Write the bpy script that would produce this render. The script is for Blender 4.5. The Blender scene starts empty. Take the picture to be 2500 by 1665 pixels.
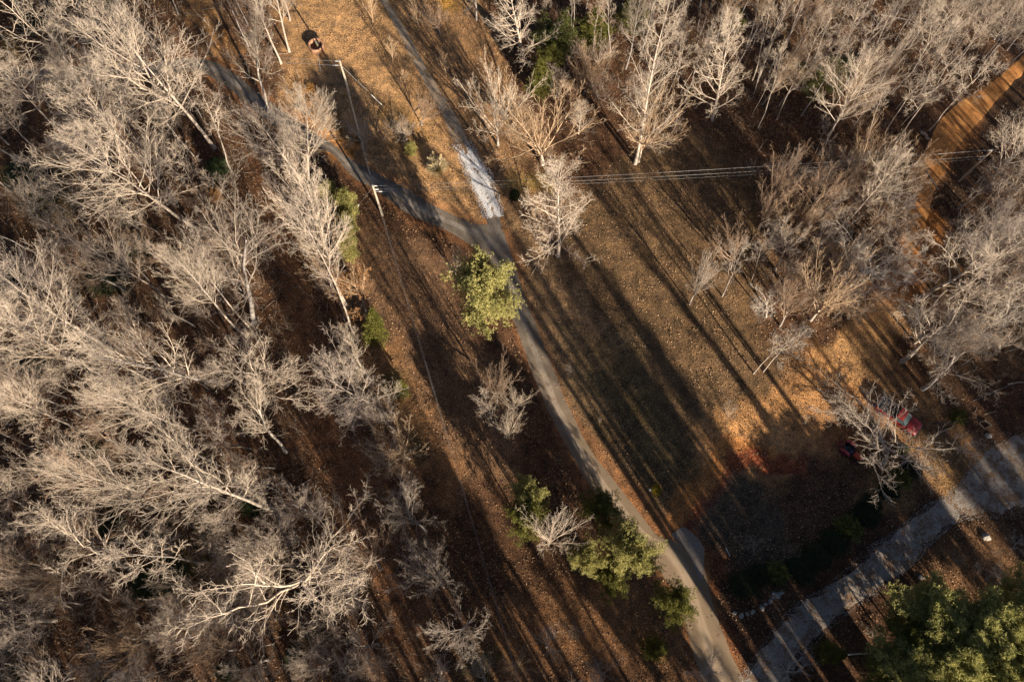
import bpy, math, random
import numpy as np
from mathutils import Vector, Matrix, Euler
R_ = math.radians
sc = bpy.context.scene
COL = sc.collection

# ---------------------------------------------------------------- camera, sky, sun, exposure
CAM_H = 95.0
TILT = R_(18.418)
cam_d = bpy.data.cameras.new('camera'); cam = bpy.data.objects.new('camera', cam_d); COL.objects.link(cam)
cam.location = (0, 0, CAM_H); cam.rotation_euler = (TILT, 0, 0)
cam_d.lens = 28.0; cam_d.sensor_width = 36.0; cam_d.clip_start = 0.5; cam_d.clip_end = 4000
sc.camera = cam
SUN_EL = R_(20.5)
SH_AZ = R_(121.3)                       # the way shadows fall
to_sun = Vector((-math.cos(SH_AZ)*math.cos(SUN_EL), -math.sin(SH_AZ)*math.cos(SUN_EL), math.sin(SUN_EL)))
w = bpy.data.worlds.new('World'); sc.world = w; w.use_nodes = True
nt = w.node_tree; nt.nodes.clear()
sky = nt.nodes.new('ShaderNodeTexSky'); sky.sky_type = 'NISHITA'; sky.sun_disc = False
sky.sun_elevation = SUN_EL; sky.air_density = .55; sky.dust_density = .3
sky.sun_rotation = math.atan2(to_sun.x, to_sun.y)
bg = nt.nodes.new('ShaderNodeBackground'); bg.inputs[1].default_value = 0.05
wo = nt.nodes.new('ShaderNodeOutputWorld')
nt.links.new(sky.outputs[0], bg.inputs[0]); nt.links.new(bg.outputs[0], wo.inputs[0])
sd = bpy.data.lights.new('sun', 'SUN'); sd.energy = 5.0; sd.angle = R_(0.55); sd.color = (1.0, 0.86, 0.69)
so = bpy.data.objects.new('sun', sd); COL.objects.link(so)
so.rotation_euler = to_sun.to_track_quat('Z', 'Y').to_euler()
sc.view_settings.view_transform = 'Standard'
try: sc.view_settings.look = 'None'
except Exception: pass
sc.view_settings.gamma = 1; sc.view_settings.exposure = 1.28; sc.view_settings.use_curve_mapping = False

# ---------------------------------------------------------------- surveying: photograph pixel -> place on the ground
FPX = 28.0/36.0*2500
CT, ST = math.cos(TILT), math.sin(TILT)
def G(u, v, z=0.0):
    x = (u-1250)/FPX; y = -(v-832.5)/FPX
    d = (x, ST+y*CT, -CT+y*ST); k = (z-CAM_H)/d[2]
    return (d[0]*k, d[1]*k)
def proj(X, Y, Z):
    dz = Z-CAM_H; de = Y*ST-dz*CT; up = Y*CT+dz*ST
    return 1250+FPX*X/de, 832.5-FPX*up/de
def mpp(u, v, z=0.0):
    X, Y = G(u, v, z); return (Y*ST-(z-CAM_H)*CT)/FPX

def catmull(pts, n):
    P = np.array(pts, float); P = np.vstack([2*P[0]-P[1], P, 2*P[-1]-P[-2]])
    m = len(P)-3; t = np.linspace(0, m-1e-6, n); i = t.astype(int); f = (t-i)[:, None]
    a, b, c, d = P[i], P[i+1], P[i+2], P[i+3]
    return .5*((2*b)+(-a+c)*f+(2*a-5*b+4*c-d)*f*f+(-a+3*b-3*c+d)*f**3)
def px2w(pts): return [G(u, v) for u, v in pts]

# value noise on the ground
def vnoise(X, Y, s, seed):
    x = X/s; y = Y/s; xi = np.floor(x).astype(np.int64); yi = np.floor(y).astype(np.int64)
    fx = x-xi; fy = y-yi; fx = fx*fx*(3-2*fx); fy = fy*fy*(3-2*fy)
    def h(a, b):
        n = (a*374761393+b*668265263+seed*1442695041) & 0xffffffff
        n = ((n ^ (n >> 13))*1274126177) & 0xffffffff
        return ((n ^ (n >> 16)) & 0xffff)/65535.0
    return (h(xi, yi)*(1-fx)+h(xi+1, yi)*fx)*(1-fy)+(h(xi, yi+1)*(1-fx)+h(xi+1, yi+1)*fx)*fy

# ---------------------------------------------------------------- the roads, as left and right edges seen in the photograph
ROADS = {}
ROADS['driveway'] = ([(1187,530),(1188,560),(1196,600),(1208,650),(1226,705),(1239,754),(1261,811),(1282,872),(1318,965),(1354,1040),(1387,1100),(1430,1176),(1503,1262),(1545,1315),(1589,1374),(1643,1453),(1668,1525),(1690,1600),(1712,1665),(1760,1790)],
                     [(1221,528),(1226,545),(1233,570),(1253,629),(1270,680),(1282,719),(1300,765),(1321,819),(1350,890),(1389,990),(1446,1100),(1499,1168),(1578,1269),(1611,1308),(1660,1322),(1710,1345),(1738,1442),(1762,1525),(1794,1604),(1827,1665),(1890,1790)])
ROADS['side_driveway'] = ([(-60,166),(60,164),(180,160),(320,154),(430,142),(508,144),(574,178),(628,222),(700,275),(765,322),(814,352),(857,386),(903,411),(950,436),(1004,464),(1057,496),(1118,528),(1164,546),(1190,545),(1222,560),(1250,620)],
                          [(-60,200),(60,198),(180,198),(320,192),(430,180),(492,180),(548,212),(595,250),(662,305),(735,350),(804,374),(829,398),(852,427),(871,443),(907,461),(950,493),(993,525),(1057,551),(1100,572),(1157,611),(1203,655),(1225,700)])
ROADS['gravel_track'] = ([(870,-130),(900,-60),(928,0),(950,39),(989,118),(1032,200),(1071,271),(1100,332),(1122,372)],
                         [(890,-130),(920,-60),(946,0),(961,21),(996,79),(1036,154),(1075,221),(1118,286),(1146,343),(1160,372)])
ROADS['limestone_drive'] = ([(1109,352),(1132,404),(1146,434),(1161,464),(1175,500),(1187,534)],
                            [(1146,343),(1172,392),(1194,425),(1203,455),(1219,500),(1223,529)])
ROADS['gravel_road'] = ([(2640,960),(2500,1040),(2391,1105),(2355,1165),(2300,1215),(2250,1244),(2178,1305),(2124,1338),(2034,1421),(1944,1478),(1880,1555),(1820,1640),(1780,1700)],
                        [(2640,1240),(2500,1255),(2430,1258),(2375,1262),(2333,1272),(2300,1300),(2262,1335),(2225,1375),(2150,1440),(2060,1500),(1985,1570),(1925,1640),(1880,1720)])
ROADS['clay_road'] = ([(2680,-60),(2590,40),(2492,140),(2425,196),(2362,236),(2311,271),(2275,321),(2250,404),(2232,446),(2225,520),(2215,580),(2200,660)],
                      [(2710,-40),(2620,60),(2512,165),(2470,212),(2436,246),(2400,296),(2357,339),(2332,379),(2289,461),(2268,535),(2252,590),(2235,670)])
EDGES = {}
for k, (a, b) in ROADS.items():
    n = 160
    EDGES[k] = (catmull(px2w(a), n), catmull(px2w(b), n))
def road_dist(X, Y, names=None):
    best = np.full(X.shape, 1e9)
    for k in (names or EDGES):
        l, r = EDGES[k]; c = (l+r)/2; hw = np.linalg.norm(l-r, axis=1)/2
        for i in range(0, len(c), 2):
            best = np.minimum(best, np.hypot(X-c[i, 0], Y-c[i, 1])-hw[i])
    return best
def smooth(a, b, x):
    t = np.clip((x-a)/(b-a), 0, 1); return t*t*(3-2*t)
def gz_arr(X, Y, d=None):
    if d is None: d = road_dist(X, Y)
    n = (vnoise(X, Y, 9, 1)-.3)*.30+(vnoise(X, Y, 3.1, 2)-.3)*.10+(vnoise(X, Y, 1.1, 3)-.3)*.05
    return smooth(.05, 1.3, d)*(.09+np.maximum(n, -.05))
_gx = np.arange(-100, 100.1, 1.0); _gy = np.arange(-45, 120.1, 1.0)
_GX, _GY = np.meshgrid(_gx, _gy); _RD = road_dist(_GX, _GY)
def rdist(x, y):
    i = int(round(min(max(x+100, 0), 200))); j = int(round(min(max(y+45, 0), 165)))
    return _RD[j, i]
def gz(x, y):
    if not (-100 < x < 100 and -45 < y < 120): return 0.0
    return float(gz_arr(np.array([x]), np.array([y]), np.array([rdist(x, y)]))[0])

# ---------------------------------------------------------------- object helpers
def mesh_np(name, V, quads=None, tris=None, mat=None, smooth_=False):
    V = np.asarray(V, np.float32); q = np.zeros((0, 4), np.int32) if quads is None else np.asarray(quads, np.int32)
    t = np.zeros((0, 3), np.int32) if tris is None else np.asarray(tris, np.int32)
    me = bpy.data.meshes.new(name)
    me.vertices.add(len(V)); me.vertices.foreach_set('co', V.ravel())
    nl = q.size+t.size; me.loops.add(nl)
    me.loops.foreach_set('vertex_index', np.concatenate([q.ravel(), t.ravel()]).astype(np.int32))
    me.polygons.add(len(q)+len(t))
    st = np.concatenate([np.arange(len(q))*4, q.size+np.arange(len(t))*3]).astype(np.int32)
    me.polygons.foreach_set('loop_start', st)
    if smooth_: me.polygons.foreach_set('use_smooth', np.ones(len(q)+len(t), bool))
    me.update(calc_edges=True)
    if mat:
        for m in (mat if isinstance(mat, (list, tuple)) else [mat]): me.materials.append(m)
    return me
def link(name, me, parent=None, loc=None, rot=None):
    o = bpy.data.objects.new(name, me); COL.objects.link(o)
    if parent: o.parent = parent
    if loc is not None: o.location = loc
    if rot is not None: o.rotation_euler = rot
    return o
def tag(o, label=None, cat=None, group=None, kind=None):
    if label: o['label'] = label
    if cat: o['category'] = cat
    if group: o['group'] = group
    if kind: o['kind'] = kind
    return o
def empty(name, loc, rz=0):
    o = bpy.data.objects.new(name, None); COL.objects.link(o); o.location = loc; o.rotation_euler = (0, 0, rz)
    o.empty_display_size = .3
    return o

class MB:                                # small mesh builder for the hand-built things
    def __init__(s): s.v = []; s.f = []
    def add(s, vs, fs):
        b = len(s.v); s.v += [tuple(v) for v in vs]; s.f += [tuple(i+b for i in f) for f in fs]; return s
    def box(s, c, d, rz=0, taper=1.0, tapery=None):
        ty = taper if tapery is None else tapery
        cx, cy, cz = c; hx, hy, hz = d[0]/2, d[1]/2, d[2]/2; co, si = math.cos(rz), math.sin(rz); vs = []
        for z, tx, t2 in ((-hz, 1, 1), (hz, taper, ty)):
            for x, y in ((-hx*tx, -hy*t2), (hx*tx, -hy*t2), (hx*tx, hy*t2), (-hx*tx, hy*t2)):
                vs.append((cx+x*co-y*si, cy+x*si+y*co, cz+z))
        return s.add(vs, [(3,2,1,0),(4,5,6,7),(0,1,5,4),(1,2,6,5),(2,3,7,6),(3,0,4,7)])
    def tube(s, p, q, r0, r1=None, n=8, caps=True):
        r1 = r0 if r1 is None else r1; p = Vector(p); q = Vector(q); d = (q-p).normalized()
        a = d.orthogonal().normalized(); b = d.cross(a); vs = []
        for c, r in ((p, r0), (q, r1)):
            for i in range(n):
                t = 2*math.pi*i/n; vs.append(c+a*(r*math.cos(t))+b*(r*math.sin(t)))
        fs = [(i, (i+1) % n, n+(i+1) % n, n+i) for i in range(n)]
        if caps: fs += [tuple(range(n))[::-1], tuple(range(n, 2*n))]
        return s.add(vs, fs)
    def lathe(s, prof, n=24, c=(0,0,0), axis='z'):
        vs = []
        for r, h in prof:
            for i in range(n):
                t = 2*math.pi*i/n; x, y, z = r*math.cos(t), r*math.sin(t), h
                if axis == 'y': x, y, z = x, z, y
                vs.append((c[0]+x, c[1]+y, c[2]+z))
        fs = []
        for k in range(len(prof)-1):
            for i in range(n):
                j = (i+1) % n; fs.append((k*n+i, k*n+j, (k+1)*n+j, (k+1)*n+i))
        return s.add(vs, fs)
    def loft(s, rings, closed=True, caps=True):
        n = len(rings[0]); b = len(s.v); vs = [v for r in rings for v in r]; fs = []
        for k in range(len(rings)-1):
            for i in range(n if closed else n-1):
                j = (i+1) % n; fs.append((k*n+i, k*n+j, (k+1)*n+j, (k+1)*n+i))
        if caps: fs += [tuple(range(n))[::-1], tuple(range((len(rings)-1)*n, len(rings)*n))]
        return s.add(vs, fs)
    def build(s, name, mat, parent=None, bevel=0, smooth_=False, loc=None, rot=None):
        me = bpy.data.meshes.new(name); me.from_pydata(s.v, [], s.f); me.materials.append(mat)
        import bmesh
        bm = bmesh.new(); bm.from_mesh(me)
        bmesh.ops.recalc_face_normals(bm, faces=bm.faces)
        if bevel:
            bmesh.ops.bevel(bm, geom=[e for e in bm.edges if e.is_manifold and e.calc_face_angle(0) > .5], offset=bevel, segments=2, affect='EDGES', clamp_overlap=True)
        bm.to_mesh(me); bm.free()
        if smooth_: me.polygons.foreach_set('use_smooth', [True]*len(me.polygons))
        return link(name, me, parent, loc, rot)

# ---------------------------------------------------------------- materials
def mat_new(name):
    m = bpy.data.materials.new(name); m.use_nodes = True; t = m.node_tree
    return m, t, t.nodes['Principled BSDF']
def N(t, kind, **kw):
    n = t.nodes.new(kind)
    for k, v in kw.items(): setattr(n, k, v)
    return n
def noise(t, scale, detail=4, rough=.6, coord='Object', dist=0):
    tc = N(t, 'ShaderNodeTexCoord'); n = N(t, 'ShaderNodeTexNoise'); n.inputs['Scale'].default_value = scale
    n.inputs['Detail'].default_value = detail; n.inputs['Roughness'].default_value = rough; n.inputs['Distortion'].default_value = dist
    t.links.new(tc.outputs[coord], n.inputs['Vector']); return n
def ramp(t, src, stops):
    r = N(t, 'ShaderNodeValToRGB'); e = r.color_ramp.elements
    while len(e) < len(stops): e.new(.5)
    for i, (p, c) in enumerate(stops): e[i].position = p; e[i].color = (*c, 1) if len(c) == 3 else c
    t.links.new(src, r.inputs[0]); return r
def mixc(t, fac, a, b, mode='MIX'):
    m = N(t, 'ShaderNodeMix', data_type='RGBA', blend_type=mode)
    if isinstance(fac, (int, float)): m.inputs[0].default_value = fac
    else: t.links.new(fac, m.inputs[0])
    for i, x in ((6, a), (7, b)):
        if isinstance(x, tuple): m.inputs[i].default_value = (*x, 1)
        else: t.links.new(x, m.inputs[i])
    return m.outputs[2]
def bump(t, src, bsdf, strength=.5, dist=.05):
    b = N(t, 'ShaderNodeBump'); b.inputs['Strength'].default_value = strength; b.inputs['Distance'].default_value = dist
    t.links.new(src, b.inputs['Height']); t.links.new(b.outputs[0], bsdf.inputs['Normal'])
def bark(name, c1, c2, c3, var=.25):
    m, t, b = mat_new(name)
    n = noise(t, 3.0, 5); r = ramp(t, n.outputs['Fac'], [(.3, c1), (.5, c2), (.72, c3)])
    oi = N(t, 'ShaderNodeObjectInfo'); mr = N(t, 'ShaderNodeMapRange'); mr.inputs['To Min'].default_value = 1-var; mr.inputs['To Max'].default_value = 1+var*.5
    t.links.new(oi.outputs['Random'], mr.inputs['Value'])
    v = N(t, 'ShaderNodeVectorMath', operation='SCALE'); t.links.new(r.outputs[0], v.inputs[0]); t.links.new(mr.outputs[0], v.inputs['Scale'])
    t.links.new(v.outputs[0], b.inputs['Base Color']); b.inputs['Roughness'].default_value = .85
    b.inputs['Specular IOR Level'].default_value = .2
    return m
def plain(name, col, rough=.6, metal=0, var=.15, scale=8, bumps=0, coat=0):
    m, t, b = mat_new(name); n = noise(t, scale, 5)
    lo = tuple(c*(1-var) for c in col); hi = tuple(min(1, c*(1+var)) for c in col)
    r = ramp(t, n.outputs['Fac'], [(.35, lo), (.65, hi)]); t.links.new(r.outputs[0], b.inputs['Base Color'])
    b.inputs['Roughness'].default_value = rough; b.inputs['Metallic'].default_value = metal; b.inputs['Coat Weight'].default_value = coat
    if bumps: bump(t, n.outputs['Fac'], b, bumps, .02)
    return m
def foliage(name, dark, mid, light, trans=.25):
    m, t, b = mat_new(name)
    g = N(t, 'ShaderNodeNewGeometry'); r = ramp(t, g.outputs['Random Per Island'], [(.0, dark), (.5, mid), (1., light)])
    n = noise(t, .9, 3); f = ramp(t, n.outputs['Fac'], [(.35, (.7,.7,.7)), (.65, (1.2,1.15,1.05))])
    c = mixc(t, 1.0, r.outputs[0], f.outputs[0], 'MULTIPLY')
    t.links.new(c, b.inputs['Base Color']); b.inputs['Roughness'].default_value = .65; b.inputs['Specular IOR Level'].default_value = .25
    tr = N(t, 'ShaderNodeBsdfTranslucent'); t.links.new(c, tr.inputs[0])
    mx = N(t, 'ShaderNodeMixShader'); mx.inputs[0].default_value = trans
    out = [x for x in t.nodes if x.type == 'OUTPUT_MATERIAL'][0]
    t.links.new(b.outputs[0], mx.inputs[1]); t.links.new(tr.outputs[0], mx.inputs[2]); t.links.new(mx.outputs[0], out.inputs[0])
    return m
M = {}
M['bark_pale'] = bark('bark_pale', (.27,.22,.17), (.41,.345,.28), (.54,.47,.395), .28)
M['twig_pale'] = bark('twig_pale', (.41,.33,.245), (.525,.43,.33), (.62,.525,.42), .22)
M['bark_grey'] = bark('bark_grey', (.20,.17,.15), (.31,.275,.245), (.42,.38,.35))
M['twig_grey'] = bark('twig_grey', (.30,.24,.19), (.39,.32,.255), (.47,.40,.33))
M['twig_tan'] = bark('twig_tan', (.38,.25,.15), (.48,.34,.215), (.55,.42,.28))
M['twig_brown'] = bark('twig_brown', (.22,.15,.10), (.32,.225,.155), (.42,.31,.22))
M['bark_white'] = bark('bark_white', (.34,.29,.235), (.52,.46,.385), (.66,.60,.52), .15)
M['bark_pine'] = bark('bark_pine', (.14,.08,.05), (.22,.13,.08), (.30,.18,.11))
M['pine_yellow'] = foliage('pine_yellow', (.22,.22,.07), (.36,.345,.125), (.50,.46,.19), .3)
M['pine_mid'] = foliage('pine_mid', (.20,.215,.06), (.36,.36,.12), (.52,.49,.20), .45)
M['pine_green'] = foliage('pine_green', (.06,.075,.02), (.125,.145,.042), (.23,.23,.075))
M['cedar_olive'] = foliage('cedar_olive', (.07,.08,.018), (.14,.145,.034), (.24,.225,.055))
M['leaf_dark'] = foliage('leaf_dark', (.012,.022,.008), (.028,.044,.014), (.055,.075,.03), .12)
M['leaf_yellow'] = foliage('leaf_yellow', (.22,.17,.02), (.36,.28,.03), (.48,.40,.06))
M['leaf_brown'] = foliage('leaf_brown', (.16,.075,.03), (.28,.14,.055), (.40,.23,.10))
M['leaf_orange'] = foliage('leaf_orange', (.20,.10,.03), (.34,.18,.06), (.44,.26,.10))
M['plume'] = foliage('plume', (.55,.46,.27), (.70,.60,.38), (.82,.74,.52), .3)
M['red_paint'] = plain('red_paint', (.155,.010,.009), .5, 0, .35, 3, 0, .12)
M['orange_paint'] = plain('orange_paint', (.52,.085,.035), .4, 0, .15, 6)
M['maroon'] = plain('maroon', (.22,.02,.035), .5, 0, .2, 6)
M['black'] = plain('black', (.012,.012,.013), .45, 0, .3, 6)
M['rubber'] = plain('rubber', (.02,.02,.02), .9, 0, .3, 12, .3)
M['vinyl'] = plain('vinyl', (.016,.017,.02), .6, 0, .3, 3, .2)
M['glass'] = plain('glass', (.05,.075,.08), .08, 0, .1, 3)
M['chrome'] = plain('chrome', (.62,.62,.62), .25, .9, .1, 5)
M['lamp'] = plain('lamp', (.7,.7,.66), .15, 0, .05, 5)
M['tail_lamp'] = plain('tail_lamp', (.35,.01,.01), .2, 0, .1, 5)
M['blue_grey'] = plain('blue_grey', (.06,.11,.16), .5, 0, .2, 8)
M['steel'] = plain('steel', (.35,.36,.37), .45, .6, .2, 9)
M['rust'] = plain('rust', (.33,.175,.10), .85, 0, .4, 5, .4)
M['wood_pole'] = plain('wood_pole', (.46,.38,.28), .8, 0, .2, 5, .3)
M['wood_old'] = plain('wood_old', (.30,.25,.17), .85, 0, .3, 6, .3)
M['wire'] = plain('wire', (.34,.34,.34), .4, .3, .1, 3)
M['porcelain'] = plain('porcelain', (.75,.74,.70), .25, 0, .05, 3)
M['white_pvc'] = plain('white_pvc', (.78,.78,.75), .4, 0, .05, 3)
M['rock'] = plain('rock', (.30,.275,.235), .9, 0, .4, 3, .8)
M['concrete'] = plain('concrete', (.22,.18,.145), .9, 0, .22, 5, .5)
M['net'] = plain('net', (.03,.03,.03), .8, 0, .2, 5)
# ---------------------------------------------------------------- the ground: one sheet out to the horizon
def axis_pts(a, b, st, far):
    core = np.arange(a, b+st/2, st); up = [b]; s = st
    while up[-1] < far: s *= 1.35; up.append(up[-1]+s)
    dn = [a]; s = st
    while dn[-1] > -far: s *= 1.35; dn.append(dn[-1]-s)
    return np.concatenate([np.array(dn[1:])[::-1], core, np.array(up[1:])])
def seg_dist(X, Y, P):
    best = np.full(X.shape, 1e9)
    if len(P) == 1: return np.hypot(X-P[0][0], Y-P[0][1])
    for (ax, ay), (bx, by) in zip(P[:-1], P[1:]):
        dx, dy = bx-ax, by-ay; L = dx*dx+dy*dy+1e-9
        t = np.clip(((X-ax)*dx+(Y-ay)*dy)/L, 0, 1); best = np.minimum(best, np.hypot(X-ax-t*dx, Y-ay-t*dy))
    return best
def in_poly(X, Y, P):
    ins = np.zeros(X.shape, bool); n = len(P)
    for i in range(n):
        x1, y1 = P[i]; x2, y2 = P[(i+1) % n]
        if y1 == y2: continue
        c = ((Y < y1) != (Y < y2)) & (X < (x2-x1)*(Y-y1)/(y2-y1)+x1); ins ^= c
    return ins
xs = axis_pts(-84, 84, .42, 1500); ys = axis_pts(-16, 92, .42, 1500)
GX, GY = np.meshgrid(xs, ys)
RD = road_dist(GX, GY)
GZ = gz_arr(GX, GY, RD)
far = np.maximum(np.maximum(np.abs(GX)-92, GY-98), -GY-36)
GZ = GZ*(1-smooth(0, 8, far))
C = np.zeros(GX.shape+(3,)); C[:] = (.094, .053, .031)
WX = GX+(vnoise(GX, GY, 4, 11)-.5)*3.2+(vnoise(GX, GY, 1.3, 12)-.5)*1.6
WY = GY+(vnoise(GX, GY, 4, 13)-.5)*3.2+(vnoise(GX, GY, 1.3, 14)-.5)*1.6
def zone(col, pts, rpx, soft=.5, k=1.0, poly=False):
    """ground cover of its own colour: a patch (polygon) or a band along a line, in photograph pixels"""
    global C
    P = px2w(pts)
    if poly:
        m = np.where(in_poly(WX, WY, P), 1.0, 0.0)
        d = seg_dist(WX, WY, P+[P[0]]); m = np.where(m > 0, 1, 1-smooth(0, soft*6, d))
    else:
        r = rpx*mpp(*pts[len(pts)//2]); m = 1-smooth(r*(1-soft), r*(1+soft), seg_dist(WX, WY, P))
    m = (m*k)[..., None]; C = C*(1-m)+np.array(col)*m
# mown lawn and meadow (dry golden grass under leaves)
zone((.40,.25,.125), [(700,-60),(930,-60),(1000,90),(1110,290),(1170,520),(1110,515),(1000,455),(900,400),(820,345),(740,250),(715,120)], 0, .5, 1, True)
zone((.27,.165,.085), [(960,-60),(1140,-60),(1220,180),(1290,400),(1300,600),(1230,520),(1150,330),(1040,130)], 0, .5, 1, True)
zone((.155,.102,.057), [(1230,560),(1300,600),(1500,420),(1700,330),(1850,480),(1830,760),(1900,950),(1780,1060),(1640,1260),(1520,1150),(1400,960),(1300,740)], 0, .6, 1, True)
zone((.27,.18,.10), [(1265,600),(1300,720),(1370,850),(1430,960)], 60, .5, .9)
zone((.34,.22,.12), [(1400,740),(1480,880)], 40, .6, .8)
zone((.13,.105,.048), [(1480,900),(1560,1010),(1640,1120)], 75, .9, .5)
zone((.17,.105,.062), [(880,560),(1040,640),(1160,900),(1240,1150),(1000,1120),(930,900),(880,700)], 0, .5, 1, True)
zone((.30,.165,.075), [(940,860),(1000,1000),(1080,1180)], 45, .7, .6)
zone((.40,.19,.05), [(790,240),(760,270),(800,330),(840,370)], 22, .6, .8)
zone((.32,.20,.07), [(960,300),(1010,330)], 50, .7, .5)
zone((.27,.20,.05), [(1318,430),(1345,455),(1250,440)], 30, .7, .6)
zone((.42,.24,.05), [(1060,-10),(1110,20)], 25, .7, .8)
zone((.30,.17,.075), [(455,-30),(500,60),(560,135)], 30, .4, .9)
zone((.20,.105,.055), [(560,180),(640,420),(720,700),(800,1000),(900,1250),(1000,1560)], 42, .6, .8)
zone((.24,.155,.05), [(20,130),(0,170)], 40, .6, .7)
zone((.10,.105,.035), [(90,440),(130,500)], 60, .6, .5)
zone((.32,.17,.08), [(1240,1560),(1480,1500),(1600,1560)], 80, .7, .5)
# clay
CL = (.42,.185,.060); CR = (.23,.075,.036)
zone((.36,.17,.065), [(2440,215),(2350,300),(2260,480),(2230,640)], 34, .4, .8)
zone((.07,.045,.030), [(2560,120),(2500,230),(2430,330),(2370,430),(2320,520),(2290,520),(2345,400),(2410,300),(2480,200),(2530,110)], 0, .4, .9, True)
zone(CL, [(2235,540),(2230,640),(2200,720),(2160,790)], 40, .4, .9)
zone((.50,.30,.135), [(2175,770),(2120,830),(2060,880),(1990,950)], 50, .35, .95)
zone((.46,.255,.11), [(2010,930),(1960,1000),(1880,1060),(1810,1110)], 88, .35, .92)
zone((.32,.175,.080), [(2010,1000),(2120,1010),(2060,1080)], 60, .5, .7)
zone((.44,.19,.06), [(1850,1105),(1790,1130),(1740,1165),(1700,1215),(1660,1262)], 40, .4, .85)
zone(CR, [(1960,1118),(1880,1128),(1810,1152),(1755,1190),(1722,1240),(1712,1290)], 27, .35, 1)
zone((.34,.15,.05), [(1560,1262),(1600,1290)], 28, .4, .9)
zone((.30,.15,.065), [(1500,1190),(1560,1260),(1640,1300)], 24, .5, .8)
zone((.20,.075,.035), [(1730,1290),(1726,1380),(1752,1470),(1800,1580)], 16, .6, .8)
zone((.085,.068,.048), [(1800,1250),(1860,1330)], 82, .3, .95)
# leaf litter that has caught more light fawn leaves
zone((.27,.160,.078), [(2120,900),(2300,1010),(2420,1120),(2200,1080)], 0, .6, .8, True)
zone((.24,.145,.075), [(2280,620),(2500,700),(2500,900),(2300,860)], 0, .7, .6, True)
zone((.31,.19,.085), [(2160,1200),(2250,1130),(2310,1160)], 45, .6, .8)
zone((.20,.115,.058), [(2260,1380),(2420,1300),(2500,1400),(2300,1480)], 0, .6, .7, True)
# tufts of moss and green
for u, v, r in ((1640,1480,40),(760,1540,20),(70,440,40),(414,1399,50),(1005,1100,30),(970,930,30),(1170,1640,40),(500,1360,60)):
    zone((.06,.07,.022), [(u, v)], r, .7, .55)
for k in ('driveway','side_driveway'):                 # bare red earth along the asphalt's edge
    m = ((1-smooth(.0, .75, RD if k == 'driveway' else road_dist(GX, GY, [k])))*.55)[..., None]
    if k == 'driveway':
        m = m*((1-smooth(.0, .9, road_dist(GX, GY, [k])))[..., None])
    C = C*(1-m)+np.array((.27,.13,.06))*m
C *= (.80+.4*vnoise(GX, GY, 2.3, 21)+.12*(vnoise(GX, GY, .8, 22)-.5))[..., None]
ny, nx = GX.shape; I = np.arange(nx*ny).reshape(ny, nx)
Q = np.stack([I[:-1, :-1], I[:-1, 1:], I[1:, 1:], I[1:, :-1]], -1).reshape(-1, 4)
m, t, b = mat_new('leaf_litter_ground')
at = N(t, 'ShaderNodeAttribute', attribute_name='soil')
n1 = noise(t, 7.0, 3, .75); r1 = ramp(t, n1.outputs['Fac'], [(.34, (.28,.26,.25)), (.47, (.78,.76,.74)), (.56, (1.2,1.17,1.1)), (.68, (2.1,2.0,1.8))])
n2 = noise(t, .9, 5, .65); r2 = ramp(t, n2.outputs['Fac'], [(.32, (.50,.53,.60)), (.68, (1.42,1.33,1.22))])
c = mixc(t, 1.0, at.outputs['Color'], r1.outputs[0], 'MULTIPLY'); c = mixc(t, 1.0, c, r2.outputs[0], 'MULTIPLY')
t.links.new(c, b.inputs['Base Color']); b.inputs['Roughness'].default_value = .95; b.inputs['Specular IOR Level'].default_value = .1
bump(t, n1.outputs['Fac'], b, .75, .10)
M['ground'] = m
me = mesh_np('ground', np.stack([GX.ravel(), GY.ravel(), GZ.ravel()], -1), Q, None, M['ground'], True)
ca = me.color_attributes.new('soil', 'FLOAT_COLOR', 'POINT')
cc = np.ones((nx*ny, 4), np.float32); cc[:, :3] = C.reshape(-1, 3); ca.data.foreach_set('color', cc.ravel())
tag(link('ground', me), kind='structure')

# ---------------------------------------------------------------- road surfaces
def surf(name, c_lo, c_mid, c_hi, fine, bstr, patch=None, sc_=1.2):
    m, t, b = mat_new(name); n = noise(t, sc_, 6, .6); r = ramp(t, n.outputs['Fac'], [(.3, c_lo), (.5, c_mid), (.7, c_hi)])
    f = noise(t, fine, 3, .8); rf = ramp(t, f.outputs['Fac'], [(.3, (.72,.72,.72)), (.7, (1.28,1.28,1.28))])
    c = mixc(t, 1.0, r.outputs[0], rf.outputs[0], 'MULTIPLY')
    if patch:
        p = noise(t, patch[1], 5, .7); rp = ramp(t, p.outputs['Fac'], [(patch[2], (0,0,0)), (patch[2]+.09, (1,1,1))])
        c = mixc(t, rp.outputs[0], c, patch[0])
    t.links.new(c, b.inputs['Base Color']); b.inputs['Roughness'].default_value = .92; b.inputs['Specular IOR Level'].default_value = .2
    bump(t, f.outputs['Fac'], b, bstr, .03); return m
M['asphalt'] = surf('asphalt', (.13,.112,.095), (.21,.185,.158), (.29,.258,.22), 12, .45, ((.15,.10,.065), 1.3, .57), .45)
mt_ = M['asphalt'].node_tree; bs_ = mt_.nodes['Principled BSDF']; old = bs_.inputs['Base Color'].links[0].from_socket
tc_ = N(mt_, 'ShaderNodeTexCoord'); sx_ = N(mt_, 'ShaderNodeSeparateXYZ'); mt_.links.new(tc_.outputs['Object'], sx_.inputs[0])   # clay dust carried on to its lower end
mr_ = N(mt_, 'ShaderNodeMapRange'); mr_.inputs['From Min'].default_value = 38; mr_.inputs['From Max'].default_value = 6; mr_.inputs['To Max'].default_value = .75; mt_.links.new(sx_.outputs[1], mr_.inputs['Value'])
mt_.links.new(mixc(mt_, mr_.outputs[0], old, (.34,.25,.16)), bs_.inputs['Base Color'])
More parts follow.
